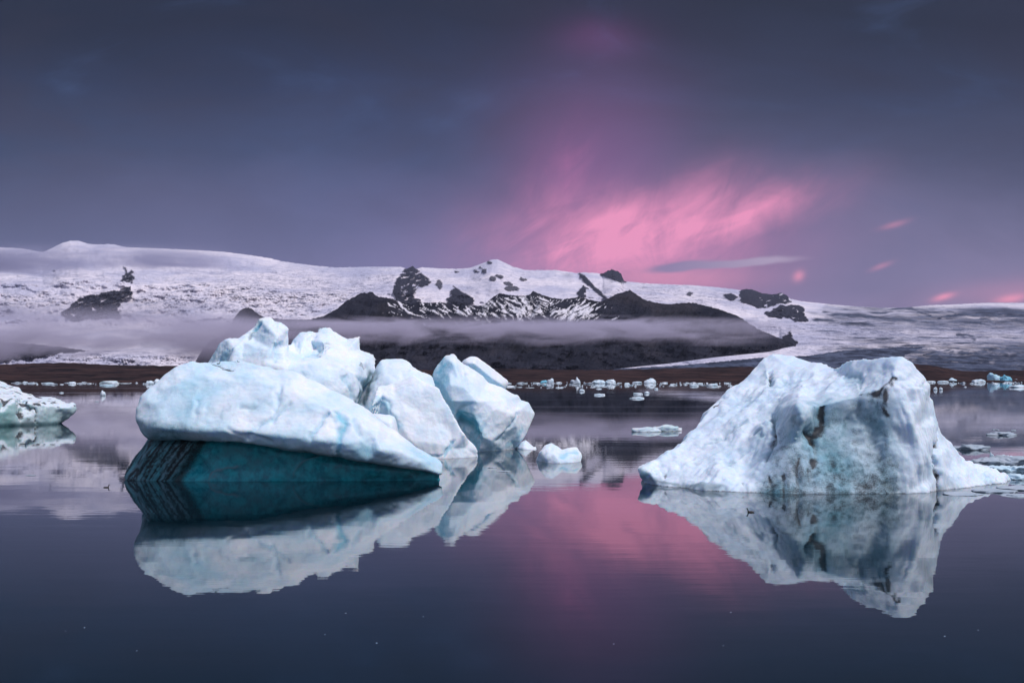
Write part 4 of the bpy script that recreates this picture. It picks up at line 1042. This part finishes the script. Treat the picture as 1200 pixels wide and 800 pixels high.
place_floe('ice_floe', 29, 448.6, 6, 1.8, 32.0, M_floe, 'small white floe nearest the edge berg in the left belt', flat=.1)
place_floe('ice_floe', 84, 449.6, 9, 2.1, 33.0, M_floe, 'humped floe midway along the left far belt', sharp=.5)
place_floe('ice_floe', 175, 450.2, 9, 3.75, 34.0, M_floe, 'grey-blue floe beside the shoulder of the long slab', sharp=.4, tealness=.2)
place_floe('ice_floe', 184, 449.2, 10, 4.12, 34.6, M_floe, 'white floe partly hidden by the shoulder of the long slab', sharp=.5)
place_floe('ice_floe', 121, 463.5, 6, 4.5, 35.0, M_floe, 'lone little pointed floe on the grey water left of the slab', sharp=.9)
place_floe('ice_floe', 72, 460.4, 5, 1.4, 36.0, M_floe, 'tiny flat sliver of ice on the water line behind the edge berg', flat=.3)
place_floe('ice_floe', 114, 470.5, 5, 1.2, 37.0, M_clear, 'tiny dark bit of ice floating left of the slab', flat=.4)

# clear-ice floes on the right
place_floe('ice_floe', 1140, 527, 34, 6.5, 41.0, M_clear, 'oval clear grey ice floe in open water right of the big iceberg', flat=.2, sub=4, rough=.9)
place_floe('ice_floe', 1175, 510, 30, 4, 42.0, M_clear, 'small clear ice floe, farther of the two right of the big iceberg', flat=.2, sub=4, rough=.9)
place_floe('ice_floe', 1166, 503.6, 9, 1.4, 43.0, M_clear, 'thin dark ice sliver just behind the farther clear floe', flat=.5)
place_floe('ice_floe', 1187, 504.6, 6, 1.6, 43.5, M_clear, 'dark stubby ice bit near the right edge behind the clear floes', flat=.3)
k_ = 0
for (px, py, w_, h_, lab, br) in ((1160, 545, 40, 7, 'long grey ice floe at the left of the jumble right of the iceberg foot', 0), (1190, 545, 44, 9, 'broad grey ice floe lying along the right edge above the iceberg foot', 0), (1161, 541, 6, 8, 'thin upright ice shard standing in the jumble', 1),
                                 (1172, 552, 34, 6, 'low white piece in front of the grey jumble by the iceberg foot', 1), (1203, 553, 34, 7, 'pale floe cut by the right edge beside the iceberg foot', 1), (1148, 549, 18, 4, 'small grey piece wedged behind the iceberg foot', 0), (1180, 541, 14, 7, 'pointed pale piece on top of the broad grey floe', 1), (1196, 562, 26, 5, 'low pale piece at the tip of the iceberg foot', 1)):
    place_floe('ice_floe', px, py, w_, h_, 50.3 + k_, M_floe if br else M_clear, lab, rough=.95, sub=4, sharp=.6 if h_ > 6 else .2, flat=0, tealness=.35 if br else 0); k_ += 1
for (px, py, w_, h_, lab) in ((1128, 580, 46, 2.6, 'thin dark ice sheet floating against the front of the iceberg foot'), (1168, 577, 50, 3.5, 'dark flat ice sheet in front of the iceberg foot near the right edge'), (1200, 574, 50, 5, 'blue-grey flat ice sheet running out of the right edge'), (1196, 582, 40, 3, 'lowest dark wet ice sheet at the right edge')):
    place_floe('ice_floe', px, py, w_, h_, 61.3 + k_, M_clear, lab, rough=.5, sub=4, flat=.4); k_ += 1
for (px, py, w_, lab) in ((577, 548, 11, 'short dark sliver of clear ice, left of two in front of the cleft block'), (590, 552.5, 17, 'longer dark sliver of clear ice in front of the cleft block'), (588, 540, 6, 'shortest dark sliver close to the cleft block'), (38, 557, 13, 'thin dark sliver on the calm water at far left')):
    place_floe('ice_sliver', px, py, w_, 1.0, 71.3 + k_, M_clear, lab, 'ice sliver', rough=.5, flat=.3, depth=.35); k_ += 1

# belts of small brash along the far shore
rb_ = random.Random(11)
ANCH = [('bright pointed belt floe', 645, 449), ('narrow upright belt floe', 677, 450), ('broad lumpy belt floe', 702, 449.5), ('broad peaked belt floe', 716, 450), ('roof-shaped belt floe', 762, 449.5), ('small domed belt floe', 735, 451), ('flat floe near the right iceberg', 814, 452.5),
        ('ragged flat floe beside the right iceberg', 835, 452), ('leaning slab of the cleft block', 594, 451), ('slope of the right iceberg', 862, 450), ('lone round floe off the belt', 769, 456), ('largest left belt floe', 126, 449.6), ('long left belt floe above the edge berg', 55, 449.6), ('humped left belt floe', 84, 449.6),
        ('shoulder of the long slab', 185, 450), ('top of the edge berg', 20, 450), ('two-peaked turquoise iceberg', 1167, 447.3), ('humped white floe by the turquoise iceberg', 1148, 448), ('bluish humped right belt floe', 1117, 447.5), ('flank of the right iceberg', 1086, 449), ('right edge of the picture', 1200, 449), ('small diamond-shaped floe', 682, 458)]
SEG = [(15, 190, 446.6 + 2.2, 450.6, 56, 'small white ice bit in the far belt left of the long slab', 'ice bits of the left far belt'),
       (585, 730, 448.9, 454.4, 92, 'small white ice bit in the far belt between cluster and group of three', 'ice bits of the middle far belt'),
       (730, 868, 448.9, 453.4, 64, 'small white ice bit in the far belt running up to the right iceberg', 'ice bits of the belt near the right iceberg'),
       (1088, 1215, 448.6, 449.8, 34, 'small white ice bit in the far belt right of the right iceberg', 'ice bits of the right far belt')]
protos = [floe_mesh(80.0 + i * 1.7, 1, .8, 1, 2, rough=.95, sharp=(i % 3) * .5, flat=.1) for i in range(9)]
for i_, me_ in enumerate(protos): me_.materials.append(M_clear if i_ % 3 == 2 else M_floe)
for (x0, x1, y0, y1, cnt, lab, grp) in SEG:
    for i in range(cnt):
        px = rb_.uniform(x0, x1); py = y0 + (y1 - y0) * rb_.random() ** 1.6
        D = Dwater(px, py); k = D / F
        w_ = rb_.uniform(0.9, 3.6) if rb_.random() < .7 else rb_.uniform(4, 12)
        h_ = rb_.uniform(0.4, 1.5)
        o = bpy.data.objects.new('ice_bit', rb_.choice(protos)); C.objects.link(o)
        o.location = ((px - 600) * k, D, 0); o.scale = (w_ * k / 2, w_ * k / 2.4, h_ * k); o.rotation_euler.z = rb_.uniform(0, 6.28)
        nm, ax, ay = min(ANCH, key=lambda q: abs(q[1] - px) + 2.5 * abs(q[2] - py))
        rel = 'in front of' if py > ay + 1.2 and abs(px - ax) < 9 else ('left of' if px < ax else 'right of')
        sz = 'tiny' if w_ < 2.6 else ('small' if w_ < 5 else 'long thin')
        tag(o, f'{sz} {"grey" if protos.index(o.data) % 3 == 2 else "white"} ice bit {"well " if abs(px - ax) > 12 and rel != "in front of" else ""}{rel} {nm}', 'ice floe', grp)

# tiny crumbs on the near water
for i, (px, py) in enumerate(((82, 739), (104, 735), (165, 762), (383, 743), (443, 753), (854, 717), (845, 756), (1102, 745), (1141, 738), (718, 754), (497, 722), (407, 718))):
    D = Dwater(px, py); k = D / F
    o = bpy.data.objects.new('ice_crumb', protos[i % 6]); C.objects.link(o)
    w_ = 0.5 + (i * 37 % 10) * .06
    o.location = ((px - 600) * k, D, 0); o.scale = (w_ * k, w_ * k * .7, .25 * k)
    tag(o, 'tiny crumb of ice afloat on the dark near water', 'ice crumb', 'ice crumbs on the near water')

# ------------------------------------------------------------------ birds
mb, n, b, o = new_mat('dark_plumage')
co = n.node('ShaderNodeTexCoord').outputs['Object']
n.l.new(n.mix(n.noise(co, 18, 3), (0.012, 0.011, 0.012, 1), (0.045, 0.038, 0.034, 1)), b.inputs['Base Color']); b.inputs['Roughness'].default_value = 0.7
mbeak, n, b, o = new_mat('beak'); b.inputs['Base Color'].default_value = (0.06, 0.045, 0.03, 1)


def make_bird(scale, neck_up=1.0, floating=True):
    bm = bmesh.new()
    def ball(c, r, s=(1, 1, 1)):
        g = bmesh.ops.create_icosphere(bm, subdivisions=3, radius=r)
        for v in g['verts']: v.co = Vector((v.co.x * s[0] + c[0], v.co.y * s[1] + c[1], v.co.z * s[2] + c[2]))
    ball((0, 0, .06), .10, (1.9, 1.0, .85)); ball((-.16, 0, .10), .055, (1.8, .8, .5))
    for i in range(7):
        u = i / 6; ball((.13 + .05 * u, 0, .08 + .17 * u * neck_up), .045 - .014 * u)
    ball((.20, 0, .10 + .18 * neck_up), .042, (1.25, .9, .95))
    me = remesh(bm, 0.011); co = lap(me, get_co(me), 4) * scale; put_co(me, co)
    me.polygons.foreach_set('use_smooth', np.ones(len(me.polygons), bool))
    bk = bmesh.new(); bmesh.ops.create_cone(bk, segments=10, radius1=.016 * scale, radius2=.004 * scale, depth=.07 * scale, cap_ends=True)
    for v in bk.verts: v.co = Vector((v.co.z + .275 * scale, v.co.x, v.co.y + (.095 + .18 * neck_up) * scale))
    mk = bpy.data.meshes.new('beak'); bk.to_mesh(mk); bk.free()
    return me, mk


bird_me, beak_me = make_bird(1.0)
for (px, py, D, sc, rz, lab, act) in ((878, 600, None, .36, 2.9, 'dark waterbird swimming in front of the right iceberg', 1), (127, 571, None, .34, .3, 'dark waterbird swimming left of the dark striped ice base', 1),
                                      (256, 426.5, 30.25, .22, .4, 'dark bird on the crest of the long slab, left of two', 0), (279.6, 424.6, 30.4, .2, 2.8, 'dark bird on the crest of the long slab, right of two', 0), (384.6, 387.3, 40.5, .3, .2, 'tiny dark bird on the right peak of the jagged iceberg', 0)):
    if D is None: D = Dwater(px, py)
    q = P(px, py, D); z = -0.02 if act else q[2]
    if act: q[0] = (px - 600) * D / F
    r_ = empty('bird', (q[0], q[1], z)); r_.scale = (sc,) * 3; r_.rotation_euler.z = rz
    tag(r_, lab, 'bird')
    bo = bpy.data.objects.new('bird_body', bird_me); C.objects.link(bo); bo.parent = r_
    if not bird_me.materials: bird_me.materials.append(mb); beak_me.materials.append(mbeak)
    ko = bpy.data.objects.new('beak', beak_me); C.objects.link(ko); ko.parent = r_
